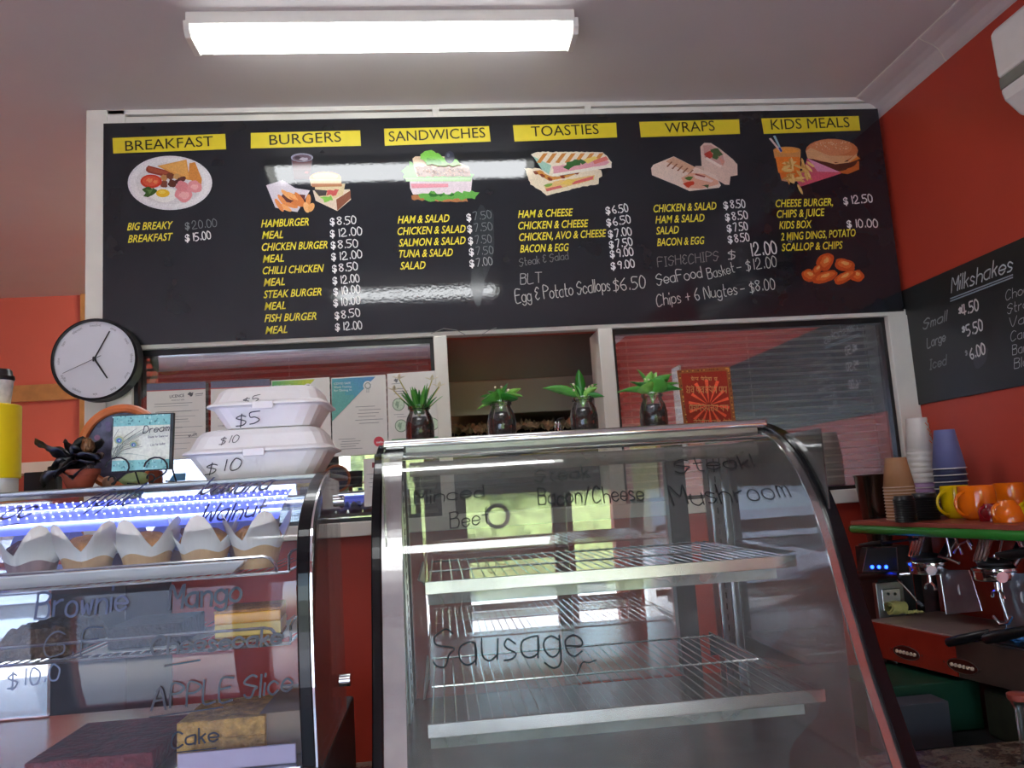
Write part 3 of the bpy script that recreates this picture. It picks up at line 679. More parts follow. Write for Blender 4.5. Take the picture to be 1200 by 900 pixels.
def toast(D):
    c = crop(590, 130); P = D.poly; E = lambda x, y, rx, ry, col, **k: D.ell(590+x/7.5, 130+y/7.5, rx/7.5, ry/7.5, col, **k)
    P(c(jag([(188, 505), (300, 505), (520, 580), (780, 510), (860, 520), (868, 575), (838, 590), (836, 645), (690, 665), (380, 745), (330, 700), (240, 650)], 4)), (232, 218, 188))
    P(c([(260, 530), (320, 520), (470, 580), (620, 550), (690, 535), (560, 585), (400, 615)]), (206, 142, 70))
    for x, y in ((285, 545), (345, 570), (410, 600), (520, 580), (640, 545)): E(x, y, 26, 12, (132, 60, 32), rot=.5, wob=.2)
    P(c(jag([(360, 650), (500, 610), (600, 600), (800, 565), (790, 605), (640, 645), (500, 680), (375, 710)], 4)), (226, 190, 120)); P(c([(370, 685), (500, 655), (520, 672), (380, 710)]), (206, 110, 104)); P(c([(590, 630), (790, 572), (785, 602), (610, 648)]), (214, 104, 100)); P(c([(500, 640), (560, 600), (640, 610), (580, 655)]), (230, 196, 96)); P(c(jag([(358, 650), (430, 635), (430, 660), (370, 675)], 6)), (120, 160, 70))
    P(c(jag([(245, 380), (300, 362), (870, 362), (910, 400), (950, 450), (948, 500), (760, 515), (430, 580), (360, 550), (320, 480)], 4)), (238, 226, 200)); P(c([(260, 400), (420, 480), (400, 560), (340, 520)]), (160, 200, 180))
    for i in range(7): x = 330+i*82; P(c([(x+20, 375), (x+60, 372), (x-5, 460), (x-40, 455)]), (206, 140, 72))
    P(c(jag([(430, 490), (900, 430), (930, 450), (900, 475), (440, 555)], 4)), (222, 160, 168)); P(c([(780, 440), (900, 400), (925, 430), (800, 470)]), (220, 120, 110))
    P(c(jag([(500, 490), (590, 440), (740, 425), (750, 460), (640, 470), (545, 520)], 14, 5)), (62, 106, 56)); P(c([(700, 430), (800, 400), (830, 420), (740, 465)]), (232, 206, 110)); P(c([(430, 555), (948, 470), (948, 498), (430, 580)]), (240, 232, 216))
pic('two stacked grilled ham and cheese toasties', toast)
def wraps(D):
    c = crop(740, 120); P = D.poly; E = lambda x, y, rx, ry, col, **k: D.ell(740+x/7.5, 120+y/7.5, rx/7.5, ry/7.5, col, **k)
    P(c([(605, 390), (640, 355), (700, 358), (780, 410), (890, 500), (930, 545), (932, 640), (870, 650), (860, 725), (820, 722), (720, 660), (620, 600)]), (226, 196, 178))
    P(c([(630, 380), (700, 375), (790, 430), (820, 520), (770, 570), (640, 480)]), (206, 160, 146)); P(c(jag([(640, 450), (700, 420), (720, 480), (680, 500)], 6)), (178, 62, 48)); P(c(jag([(700, 410), (760, 405), (800, 460), (750, 500), (715, 480)], 10)), (72, 96, 56)); P(c([(660, 480), (800, 560), (780, 575), (650, 500)]), (240, 220, 206)); P(c([(760, 470), (820, 520), (800, 560)]), (216, 150, 130))
    P(c([(560, 560), (630, 560), (640, 600), (560, 590)]), (210, 180, 160)); P(c([(172, 580), (190, 550), (370, 475), (560, 570), (740, 640), (785, 730), (770, 750), (510, 780), (400, 730), (180, 640)]), (232, 208, 190)); P(c([(300, 520), (370, 478), (560, 570), (500, 620)]), (216, 170, 138))
    for i in range(5): x = 330+i*46; y = 520+i*18; P(c([(x+20, y), (x+32, y+4), (x-12, y+50), (x-24, y+44)]), (142, 92, 66))
    P(c([(435, 665), (520, 620), (640, 630), (760, 690), (765, 720), (620, 760), (480, 752)]), (226, 168, 140)); P(c(jag([(455, 710), (540, 690), (560, 715), (500, 750)], 7)), (204, 66, 40)); P(c(jag([(470, 660), (540, 650), (530, 690), (480, 690)], 9)), (80, 112, 50)); P(c([(540, 640), (640, 650), (720, 690), (700, 705), (560, 670)]), (236, 206, 190)); P(c([(560, 625), (650, 650), (640, 662), (560, 640)]), (150, 70, 60)); P(c(jag([(620, 730), (680, 725), (670, 755)], 5)), (72, 84, 48))
pic('two halves of a grilled wrap', wraps)
def kids(D):
    c = crop(880, 120); P = D.poly; E = lambda x, y, rx, ry, col, **k: D.ell(880+x/7.5, 120+y/7.5, rx/7.5, ry/7.5, col, **k)
    P(c([(196, 420), (436, 420), (430, 690), (270, 690)]), (226, 116, 40)); P(c([(196, 420), (436, 420), (434, 490), (208, 490)]), (216, 150, 84)); E(316, 420, 120, 30, (222, 150, 80)); E(316, 425, 100, 22, (236, 160, 70)); P(c([(215, 480), (425, 480), (420, 600), (240, 620)]), (236, 130, 44)); E(350, 680, 84, 18, (200, 140, 110))
    P(c([(156, 318), (176, 314), (270, 430), (262, 446)]), (220, 196, 190)); P(c([(194, 296), (214, 292), (276, 428), (262, 432)]), (150, 190, 200)); P(c([(240, 400), (256, 396), (276, 428), (262, 440)]), (50, 70, 140))
    P(c([(560, 610), (900, 500), (950, 520), (950, 590), (850, 632), (780, 620)]), (196, 104, 50)); P(c(jag([(520, 500), (640, 460), (950, 470), (960, 500), (900, 560), (780, 610), (600, 560)], 6)), (92, 50, 38)); P(c([(850, 510), (930, 470), (958, 495), (870, 530)]), (226, 130, 50)); P(c([(560, 490), (650, 470), (690, 510), (640, 520)]), (222, 130, 60))
    E(710, 425, 230, 104, (206, 124, 76)); E(700, 400, 190, 70, (216, 140, 92)); P(c([(485, 440), (640, 455), (690, 500), (740, 535), (850, 520), (930, 450), (930, 480), (860, 530), (740, 545), (560, 500), (500, 495)]), (226, 176, 126)); P(c([(480, 430), (520, 400), (690, 470), (900, 470), (800, 535), (700, 520), (640, 450), (560, 490), (495, 490)]), (222, 170, 120))
    rnd = random.Random(4)
    for i in range(46): E(rnd.uniform(560, 860), rnd.uniform(345, 420), 5, 4, (240, 206, 160), n=5)
    P(c([(490, 495), (640, 560), (790, 625), (430, 745), (400, 700), (470, 560)]), (206, 96, 110)); P(c([(495, 498), (620, 550), (780, 618), (580, 612)]), (226, 150, 180)); P(c([(430, 745), (545, 620), (790, 628)]), (214, 92, 112))
    for i in range(34):
        x = rnd.uniform(310, 520); y = rnd.uniform(530, 690); D.ell(880+x/7.5, 120+y/7.5, 6.2, 1.6, [(226, 180, 100), (238, 200, 124), (206, 150, 76)][i % 3], rot=rnd.uniform(-.4, 1.5), n=6)
    D.ell(880+425/7.5, 120+770/7.5, 7, 1.7, (232, 190, 116), rot=1.1, n=8); D.ell(880+300/7.5, 120+580/7.5, 6, 2, (236, 196, 120), rot=-.5, n=8)
pic('orange juice, fries and cheese burger', kids)
def wings(D):
    E = lambda x, y, rx, ry, col, **k: D.ell(890+x/5.62, 220+y/5.62, rx/5.62, ry/5.62, col, **k)
    for x, y, rx, ry, a in ((330, 580, 55, 42, .3), (435, 490, 60, 50, -.9), (560, 510, 70, 42, .2), (640, 580, 45, 40, .3), (430, 590, 85, 38, -.35), (560, 590, 80, 34, -.5), (380, 540, 40, 26, -.8)):
        E(x, y, rx, ry, (206, 84, 36), rot=a, wob=.12, seed=x); E(x, y-6, rx*.72, ry*.6, (228, 116, 52), rot=a, wob=.15, seed=y); E(x+6, y-12, rx*.4, ry*.25, (240, 176, 104), rot=a, wob=.2)
pic('six glazed chicken pieces', wings)
# scraps of wire at the lower edge of the board
mb = MB(); a = onY(512, 392, by0-.01); mb.tube([onY(505, 391, by0-.012), onY(520, 385, by0-.02), onY(535, 387, by0-.02), onY(545, 392, by0-.012)], .0012, 5); mb.tube([onY(565, 392, by0-.012), onY(573, 387, by0-.018), onY(582, 384, by0-.02)], .0012, 5)
mb.build('wire_scrap', 'steeld', mbd)
# ------------------------------------------------------------------ milkshake board on the right wall
Zt2, Zb2 = 2.096, 1.697
mk = thing('chalkboard', 'black chalkboard listing milkshakes on the red right wall', 'chalkboard', (XW, 1.6, Zb2))
MB().box(XW-.008, XW-.0005, .42, 2.592, Zb2, Zt2).build('panel', 'chalk', mk, bevel=.001)
SR = Surf('X', XW-.008)
D = Decal(SR)
hand(D, 'Milkshakes', (1115, 343), (1186, 317), 17, (196, 206, 206), 1.0, slant=.35)
D.line([(1114, 350), (1187, 322)], .9, (150, 170, 180)); D.line([(1114, 353), (1187, 325)], .9, (150, 170, 180))
for s_, a, b, h, c_ in (('Small', (1082, 386), (1109, 376), 11, (146, 154, 152)), ('Large', (1087, 408), (1108, 399), 11, (146, 154, 152)), ('Iced', (1090, 433), (1109, 427), 11, (120, 128, 126)),
        ('$', (1124, 367), (1127, 366), 6, WH), ('4.50', (1128, 370), (1147, 363), 12, WH), ('$', (1128, 389), (1131, 388), 6, WH), ('5.50', (1134, 394), (1152, 386), 12, WH), ('$', (1132, 416), (1134, 415), 5, (160, 160, 160)), ('6.00', (1138, 421), (1155, 414), 12, WH)):
    hand(D, s_, a, b, h, c_, 1.0 if c_ != WH else 1.3, slant=.3 if s_[0] in 'SLI' else .1)
for k, s_ in enumerate(('Chocolate', 'Strawberry', 'Vanilla', 'Caramel', 'Banana', 'Blue')):
    a = SR.uv(1179+k*2.0, 352+k*16.0); u, v = a
    px0 = (u, v)
    P0 = Vector((u, v)); L = .021*len(s_)
    # written straight in wall units
    tot = 0; its = []
    for ch in s_:
        g_, W_ = glyph(ch); its.append((tot, g_)); tot += W_+1.7
    for x0, g_ in its:
        for P in g_: D.stroke([P0+Vector((q[0]/tot*L, (q[1]-2)/7*.027)) for q in smooth([(x0+p[0]+.2*(p[1]-2), p[1]) for p in P])], .0019, (196, 202, 198))
D.build('chalk_lettering', mk)
D = Decal(SR, .0003); D.ell(1149, 418, 9, 13, (58, 62, 64), wob=.15, rot=.3); D.build('chalk_smudge', mk)
# notices further along the right wall, seen mirrored in the right window
nb = MB().box(XW-.012, XW-.001, -.12, .06, 1.6, 2.25).build('white_notice', 'paper'); tag(nb, 'tall white notice on the right wall, mirrored in the window', 'notice')
nb = MB().box(XW-.012, XW-.001, -1.5, -.7, 1.35, 1.95).build('yellow_notice', mat('olive_yellow_print', (196, 180, 60), .5)); tag(nb, 'wide olive yellow poster on the right wall, mirrored in the window', 'poster')
# ------------------------------------------------------------------ clock
CY = 2.515
cc = onY(111.5, 421.5, CY); cr = (onY(162, 418, CY)-onY(60, 425, CY)).length/2
ck = thing('wall_clock', 'round black rimmed clock with a plain white face', 'clock', (cc.x, FY, cc.z-cr))
mb = MB(); mb.lathe([(cr*.93, .004), (cr*.96, .0), (cr*.99, .001), (cr, .006), (cr*1.0, -.045), (cr*.97, -.049), (0, -.049)], (cc.x, CY, cc.z), 64, axis='y', cap=False); mb.build('rim', 'blackm', ck)
mb = MB(); mb.lathe([(0, -.001), (cr*.955, -.001)], (cc.x, CY, cc.z), 64, axis='y', cap=False); mb.build('face', 'clockf', ck)
SCK = Surf('Y', CY+.001)
D = Decal(SCK, .0012)
for k, wd in enumerate(['twelve', 'one', 'two', 'three', 'four', 'five', 'six', 'seven', 'eight', 'nine', 'ten', 'eleven']):
    a = 2*pi*k/12; vs, fs = textmesh(wd); x0 = min(v[0] for v in vs); x1 = max(v[0] for v in vs); s_ = cr*.1
    R_ = cr*.84; cx, cz = cc.x+R_*sin(a), cc.z+R_*cos(a); rot = -a
    pts = []
    for v in vs:
        x, y = (v[0]-(x0+x1)/2)*s_, (v[1]-.3)*s_; pts.append((cx+x*cos(rot)-y*sin(rot), cz+x*sin(rot)+y*cos(rot)))
    D.flat(pts, fs, (140, 142, 150))
D.build('hour_words', ck)
def chand(p, w0, w1, name, h, tail=None):
    a = Vector(SCK.uv(111.5, 421)); b = Vector(SCK.uv(*p)); t = (b-a).normalized(); n_ = Vector((-t.y, t.x)); s_ = a-t*(tail or .008)
    mb = MB(); mb.prism([SCK.p3(q.x, q.y, h) for q in (s_+n_*w0, b+n_*w1, b-n_*w1, s_-n_*w0)], (0, -.0012, 0)); mb.build(name, 'blackm', ck)
chand((129.5, 388.5), .0022, .0016, 'minute_hand', .006); chand((126.5, 443.5), .003, .002, 'hour_hand', .004); chand((75, 438), .0007, .0005, 'second_hand', .008, .022)
mb = MB(); p = SCK.uv(111.5, 421); mb.lathe([(0, .01), (.004, .01), (.004, 0)], (p[0], CY, p[1]), 16, axis='y', cap=False); mb.build('hub', 'blackm', ck)
# ------------------------------------------------------------------ paper notices on the left window
PY = YB-.0125
def sheet(name, label, corners, art, cat='notice', y=PY, m='paper', group=None):
    S = Surf('Y', y-.0008); P = [onY(*c, y) for c in corners]; c0 = sum(P, Vector())/4
    t = thing(name, label, cat, (c0.x, y, min(p.z for p in P)), group)
    mb = MB(); mb.prism([Vector((p.x, y, p.z)) for p in P], (0, -.0006, 0)); mb.build('sheet', m, t)
    D = Decal(S); art(D); D.build('print', t); return t
GR = (150, 150, 150)
def rules(D, x0, x1, y0, dy, n, slope=-.05, col=(150, 152, 150), seed=1):
    r = random.Random(seed)
    for i in range(n):
        y = y0+dy*i; xa = x0+r.uniform(0, 6); xb = x1-r.uniform(0, (x1-x0)*.35); D.line([(xa, y+slope*(xa-x0)), (xb, y+slope*(xb-x0))], .55, col)
def lic(D, x0, x1, y, big=True):
    D.poly([(x0, y), (x1, y-3), (x1, y+5), (x0, y+8)], (104, 104, 122)); D.poly([(x0, y+8), (x1, y+5), (x1, y+6), (x0, y+9)], (196, 90, 86))
    if big: printed(D, 'LICENCE', (199, 466.5), (216, 465), 3.6, (70, 70, 74), off=.01); printed(D, 'FOOD ACT 2006', (201, 470), (216, 469), 1.6, (90, 90, 94))
    D.ell(x1-17, y+12, 3.5, 2, (90, 90, 90), wob=.4); D.line([(x1-12, y+12), (x1-3, y+11)], .8, (110, 110, 110)); D.line([(x1-12, y+14), (x1-4, y+13)], .5, (140, 140, 140))
    rules(D, x0+8, x1-3, y+27, 6.3, 9, col=(170, 172, 170)); rules(D, x0+8, x1-14, y+24, 9.5, 5, col=(120, 122, 120), seed=4)
sheet('licence_notice', 'food licence sheet with LICENCE heading and signature, taped to the left window', [(172, 450), (241, 447), (241, 536), (172, 540)], lambda D: (lic(D, 172, 241, 450), hand(D, 'sullt', (221, 512), (231, 510), 3, (60, 60, 70), .5)))
sheet('licence_notice', 'second licence sheet without visible heading, right of the first, behind the foam boxes', [(247, 447), (316, 444), (316, 532), (247, 536)], lambda D: lic(D, 247, 316, 447, False))
def covid(x, y, c1, c2, c3, big):
    def f(D):
        n = 10; w_ = 50 if not big else 51; h_ = 50
        cols = lambda t: tuple(int(a+(b-a)*t) for a, b in zip(c1, c2)) if t < .5 else tuple(int(a+(b-a)*(t*2-1)) for a, b in zip(c2, c3))
        for i in range(n):
            for j in range(n-i):
                a = i/n; b = (i+1)/n; u = j/n; v = (j+1)/n; t = max(0, min(1, (a+1-u)/2))
                q = [(x+w_*a, y-2.6*a+h_*u), (x+w_*b, y-2.6*b+h_*u), (x+w_*b, y-2.6*b+h_*v), (x+w_*a, y-2.6*a+h_*v)]
                if j == n-i-1: q = [q[0], q[1], q[3]]
                col = cols(t)
                D.flat([D.s.uv(*p) for p in q], [tuple(range(len(q)))], col)
        D.L += .0002
        for k, s_ in enumerate(('COVID SAFE', 'Work Training', 'for Dining In')): printed(D, s_, (x+2.5, y+7+k*4), (x+(22 if k == 0 else 23), y+6+k*4), 2.6, (240, 244, 240))
        D.ell(x+42, y+8, 5.4, 5.6, (236, 236, 230)); D.ell(x+42, y+8, 3.8, 4, (150, 160, 150)); D.ell(x+42, y+8, 2.6, 2.8, (228, 228, 224)); D.line([(x+41, y+12), (x+41, y+16)], 1, (180, 182, 178)); D.line([(x+43, y+12), (x+43, y+16)], 1, (180, 182, 178))
        rules(D, x+27, x+60, y+33, 3.9, 6, col=(130, 132, 130)); rules(D, x+7, x+36, y+71, 2.9, 5, col=(140, 142, 140))
        D.ell(x+55, y+73.5, 6, 6, (218, 66, 84)); printed(D, 'safe', (x+52, y+75.4), (x+60, y+75), 2.6, (240, 220, 224), off=.02)
    return f
sheet('certificate', 'training certificate with a green and yellow corner, behind the foam boxes', [(318, 446), (386, 442), (389, 536), (320, 540)], covid(319, 447, (60, 150, 130), (110, 184, 110), (226, 222, 60), False), 'certificate')
sheet('certificate', 'training certificate with a blue green corner and round red stamp', [(388, 443), (452, 439), (455, 531), (390, 535)], covid(389, 444, (110, 180, 160), (84, 168, 180), (80, 140, 200), True), 'certificate')
def circ(D):
    D.ell(464.5, 446, 2.6, 1.8, (120, 120, 124), wob=.4); D.line([(459, 450), (470, 449)], .6, GR); rules(D, 459, 480, 456, 3, 3, col=(120, 122, 120))
    for x, y in ((467, 474), (496, 472), (470, 499), (507, 497)):
        D.ell(x, y, 7.2, 7.4, (92, 130, 96)); D.ell(x, y, 6.5, 6.7, (206, 226, 200)); D.ell(x-1, y, 2.5, 3.5, (150, 180, 150), wob=.4)
    rules(D, 461, 478, 486, 3, 2, col=(160, 160, 160)); D.poly([(459, 515), (520, 511), (520, 519), (459, 523)], (52, 140, 76)); printed(D, 'COVID SAFE', (462, 519), (478, 518), 2.4, (220, 236, 220)); D.ell(513, 515, 3.6, 3.6, (120, 190, 130))
sheet('hygiene_notice', 'white notice with green circles and a green footer behind the grassy plant', [(453.5, 438), (516, 434), (520, 519), (455.5, 523)], circ)
sheet('paper_notice', 'plain cream sheet low on the left window between the two display cases', [(426, 538), (449, 536), (449, 592), (427, 594)], lambda D: (D.poly([(436, 542), (441, 542), (441, 548), (436, 548)], (150, 60, 70)), rules(D, 429, 446, 556, 5, 4)))
def greenc(D): D.ell(200, 424, 20, 12, (104, 146, 70), n=26); D.ell(200, 423.5, 17, 10, (74, 112, 74), n=26); D.ell(196, 420, 3, 2, (200, 210, 200), wob=.4)
t = thing('round_sticker', 'round green sticker at the top of the left window beside the clock', 'sticker', (onY(200, 424, PY).x, PY, onY(200, 436, PY).z))
p = onY(198, 418, YB+.012); r_ = (onY(221, 418, PY)-onY(198, 418, PY)).length
mb = MB(); mb.lathe([(0, 0), (r_, 0), (r_, -.001), (0, -.001)], (p.x, YB+.012, p.z), 32, axis='y', cap=False); mb.build('disc', mat('green_sticker', (84, 124, 72), .3, var=.3, scale=30), t)
mb = MB(); mb.tube([(p.x+r_*.94*cos(2*pi*k/28), YB+.0105, p.z+r_*.94*sin(2*pi*k/28)) for k in range(28)], .0014, 4, closed=True); mb.build('ring', mat('lime_ring', (150, 180, 60), .4), t)
# ------------------------------------------------------------------ display cases
def ribbon_profile(prof, off):
    """profile moved outward (towards the viewer / up) by off"""
    P = [Vector(p) for p in prof]; out = []
    for i, p in enumerate(P):
        a = P[max(0, i-1)]; b = P[min(len(P)-1, i+1)]; t = (b-a).normalized(); n_ = Vector((t.y, -t.x)); out.append(p+n_*off)
    return out
def strip(mb, prof, x0, x1, o0, o1):
    A = ribbon_profile(prof, o0); B = ribbon_profile(prof, o1)
    for i in range(len(A)-1):
        a, b, c, d = A[i], A[i+1], B[i+1], B[i]
        v = [(x, q.x, q.y) for x in (x0, x1) for q in (a, b, c, d)]
        mb.add(v, [(0, 1, 5, 4), (3, 7, 6, 2), (0, 3, 2, 1), (4, 5, 6, 7), (0, 4, 7, 3), (1, 2, 6, 5)], False)
def densify(prof, k=4):
    return [tuple(q) for q in smooth(prof, k)]
PR = densify([(1.545, 1.592), (1.502, 1.581), (1.44, 1.56), (1.384, 1.525), (1.34, 1.48), (1.309, 1.435), (1.278, 1.37), (1.256, 1.305), (1.232, 1.245), (1.208, 1.185), (1.18, 1.13), (1.154, 1.077), (1.12, 1.01), (1.09, .95)])
X0, X1 = -.1, .655; YBK = 1.95; ZD = 1.035
cr_ = thing('display_case', 'large curved glass display case with empty wire shelves', 'display case', (.28, 1.55, .9))
mb = MB(); n_ = len(PR)
vs = [(x, y, z) for x in (X0+.02, X1-.02) for y, z in PR]; mb.add(vs, [(i, i+1, n_+i+1, n_+i) for i in range(n_-1)], True)
mb.build('front_glass', 'glass', cr_)
for xa, xb in ((X0+.003, X0+.035), (X1-.036, X1-.020)):
    mb = MB(); strip(mb, PR, xa, xb, -.003, .002); mb.build('steel_edge', 'steel', cr_)
for xa, xb in ((X0-.013, X0+.003), (X1-.021, X1+.002)):
    mb = MB(); strip(mb, PR, xa, xb, -.016, .008); mb.build('black_rail', 'railb', cr_, bevel=.002)
zt = 1.606
mb = MB(); mb.box(X0-.002, X1-.012, 1.515, YBK+.02, 1.588, zt); mb.build('top', 'steel', cr_, bevel=.003)
mb = MB(); mb.tube([(X0+.0, 1.512, 1.596), (X1-.02, 1.512, 1.596)], .0085, 10); mb.build('top_trim', 'chrome', cr_)
mb = MB(); mb.tube([(X0-.005, 1.505, 1.572), (X1-.01, 1.505, 1.572)], .005, 8); mb.build('seal', 'black', cr_)
mb = MB(); mb.lathe([(0, -.02), (.011, -.02), (.011, 0), (0, 0)], (X0-.0, 1.53, 1.572), 14, axis='x', cap=False); mb.build('hinge_pin', 'black', cr_)
# lamp cover inside the top: ribbed clear tube and housing
mb = MB(); nn = 150
path = [(X0+.045+(X1-X0-.09)*i/nn, 1.505, 1.548) for i in range(nn+1)]
mb.tube(path, [.013+.0007*(i % 2) for i in range(nn+1)], 14); mb.build('lamp_cover', glassmat('ribbed_clear_plastic', (.9, .9, .86), 1.5, 1.2, .1, .35, (214, 212, 196)), cr_)
MB().box(X0+.04, X1-.04, 1.5, 1.56, 1.575, 1.59).build('lamp_housing', 'steeld', cr_)
# shelves
def wireshelf(x0, x1, yf, yb, z, parent, nw, lipm='steel', bigfront=True):
    sh = bpy.data.objects.new('shelf', None); C.objects.link(sh); sh.parent = parent; sh.empty_display_size = .02
    off = Vector(parent.location); sh.location = Vector(((x0+x1)/2, yf, z))-off
    mb = MB()
    for k in range(nw+1):
        x = x0+.004+(x1-x0-.008)*k/nw; mb.tube([(x, yf+.004, z), (x, yb, z)], .0014, 5)
    o = mb.build('shelf_wires', 'wire', sh, kind='stuff')
    for y in (yb, (yf+yb)/2, yf+.003):
        mb = MB(); mb.tube([(x0, y, z-.003), (x1, y, z-.003)], .0022, 6); mb.build('cross_wire', 'wire', sh)
    if bigfront:
        MB().box(x0-.004, x1+.004, yf-.003, yf+.001, z-.018, z+.003).build('front_rail', lipm, sh, bevel=.001)
        MB().box(x0, x1-.03, yf+.006, yf+.03, z-.036, z-.0185).build('ticket_rail', 'ticket', sh)
    return sh
def zfor(px, py, y): return onY(px, py, y).z
z1 = zfor(715, 668, 1.37)
z2 = zfor(730, 826, 1.33)
wireshelf(-.03, .602, 1.37, 1.84, z1, cr_, 33)
wireshelf(-.035, .60, 1.31, 1.84, z2, cr_, 33)
# deck, back doors, uprights
MB().box(X0+.003, X1-.003, 1.12, YBK, ZD-.03, ZD).build('deck', mat('deck_steel', (118, 124, 120), .25, .8, var=.3, scale=20), cr_)
mb = MB(); mb.prism([(X0-.01, 1.055, .95), (X0-.01, YBK+.02, .95), (X0-.01, YBK+.02, .9), (X0-.01, 1.055, .9)], (X1-X0+.03, 0, 0)); mb.build('base', 'black', cr_)
MB().box(X0, X1, 1.10, YBK, .95, ZD-.03).build('plinth', 'steeld', cr_)
for a, b in ((X0+.02, .30), (.27, .57)):
    yy = YBK if a < 0 else YBK+.012
    MB().box(a, b, yy, yy+.004, ZD, 1.575).build('rear_door', 'mirror', cr_)
MB().box(.553, .60, YBK-.01, YBK+.02, ZD, 1.585).build('rear_post', 'black', cr_)
MB().box(X0-.002, X0+.02, YBK-.01, YBK+.02, ZD, 1.585).build('rear_post', 'black', cr_)
for s_ in (0, 1):
    x = X0+.01 if s_ == 0 else X1-.013
    MB().box(x-.001, x+.002, 1.30, YBK-.012, ZD, 1.57).build('side_glass', 'glass', cr_)
    for ya, yb_ in ((1.75, 1.92),):
        xi = x+.003 if s_ == 0 else x-.004
        mb = MB(); mb.box(min(xi, xi), xi+.002, ya, yb_, ZD, 1.57); mb.build('slotted_upright', 'steeld', cr_)
        q = xi+.003 if s_ == 0 else xi-.001
        mb = MB()
        for yv in (ya+.04, yb_-.045): mb.box(q-.0015, q+.0015, yv-.003, yv+.003, ZD, 1.57)
        mb.build('upright_rib', 'chrome', cr_)
        mb = MB()
        for k in range(22): mb.box(q-.0008, q+.0008, (ya+yb_)/2-.004, (ya+yb_)/2, ZD+.02+k*.024, ZD+.034+k*.024)
        mb.build('upright_slots', 'black', cr_, kind='stuff')
# brackets under shelves
for z in (z1, z2):
    for x in (-.05, .61):
        mb = MB(); mb.prism([(x, 1.5, z-.006), (x, 1.9, z-.006), (x, 1.9, z-.06), (x, 1.86, z-.05)], (.004, 0, 0)); mb.build('bracket', 'steeld', cr_)
SG = Surf('G', 0, PR)
D = Decal(SG, .003); IK = (30, 32, 34); IK2 = (52, 58, 58)
hand(D, 'Minced', (486, 590), (567, 582), 15, IK, 1.5, slant=.05); hand(D, 'Beef', (528, 620), (572, 612), 18, IK, 1.6)
hand(D, 'Steak', (627, 564), (690, 558), 14, IK2, 1.4); hand(D, 'Bacon/Cheese', (631, 592), (754, 586), 19, IK, 1.8)
hand(D, 'Steak!', (792, 554), (884, 547), 14, IK, 1.7); hand(D, 'Mushroom', (790, 593), (926, 583), 22, IK, 1.9, slant=0)
hand(D, 'Sausage', (508, 778), (682, 768), 44, IK, 2.4, slant=.05)
D.line([(679, 780), (683, 775), (690, 776), (698, 773)], 1.2, IK); D.line([(681, 778), (676, 790)], 1.1, IK)
D.build('marker_lettering', cr_)
# left case
PL = densify([(1.173, 1.537), (1.135, 1.530), (1.095, 1.518), (1.056, 1.502), (1.025, 1.484), (1.005, 1.465), (.992, 1.43), (.985, 1.37), (.985, 1.29), (.993, 1.2)])
XA, XB = -1.0, -.158; YL = 1.36
cl = thing('display_case', 'small lit cake display case holding muffins and slices', 'display case', (-.55, 1.2, .9))
mb = MB(); n_ = len(PL); vs = [(x, y, z) for x in (XA, XB-.016) for y, z in PL]; mb.add(vs, [(i, i+1, n_+i+1, n_+i) for i in range(n_-1)], True)
mb.build('front_glass', 'glassL', cl)
mb = MB(); strip(mb, PL, XB-.016, XB, -.014, .006); mb.build('black_rail', 'railb', cl, bevel=.002)
mb = MB(); strip(mb, PL, XB, XB+.0025, -.004, .007); mb.build('chrome_edge', 'chrome', cl)
MB().box(XA, XB+.004, 1.165, YL+.02, 1.533, 1.5405).build('top', 'steeld', cl, bevel=.002)
mb = MB(); mb.prism([(XB-.002, y, z) for y, z in PL[2:]+[(.997, 1.19), (1.27, 1.19), (1.27, 1.53)]], (.004, 0, 0)); mb.build('side_glass', 'glass', cl)
for z in (1.50, 1.235):
    mb = MB(); mb.lathe([(0, -.006), (.009, -.006), (.009, .008), (0, .008)], (XB+.002, 1.262, z), 14, axis='x', cap=False); mb.build('hinge_clip', 'chrome', cl)
MB().box(XA, XB+.003, .985, YL, .95, 1.19).build('base', 'black', cl, bevel=.004)
MB().box(XA, XB-.02, 1.0, YL, 1.19, 1.198).build('deck', 'steel', cl)
MB().box(XA, -.62, YL-.01, YL, 1.2, 1.53).build('rear_door', 'mirror', cl)
# LED panel under the top of the glass
PP = ribbon_profile([p for p in PL if 1.493 <= p[1] <= 1.533], -.012)
mb = MB(); n_ = len(PP); xa, xb = XA+.01, -.205
vs = [(x, q.x, q.y) for x in (xa, xb) for q in PP]; mb.add(vs, [(i, i+1, n_+i+1, n_+i) for i in range(n_-1)], True)
lp = mb.build('light_panel', 'ledpanel', cl)
mb = MB(); rows = [.06, .24, .42, .58]
def pat(t): f = t*(len(PP)-1); i = min(int(f), len(PP)-2); q = PP[i].lerp(PP[i+1], f-i); return q
for t in rows:
    q = pat(t); q = Vector((q.x-.003, q.y+.001))
    for k in range(74):
        x = xb-.004-.0105*k; mb.box(x-.0009, x+.0009, q.x-.0009, q.x, q.y-.0009, q.y+.0009)
mb.build('led_dots', 'leddot', lp, kind='stuff')
for t, r_ in ((.32, .0006), (.74, .0013)):
    q = pat(t); mb = MB(); mb.tube([(xa, q.x-.004, q.y), (xb, q.x-.004, q.y)], r_, 6); mb.build('led_strip', 'led', lp)
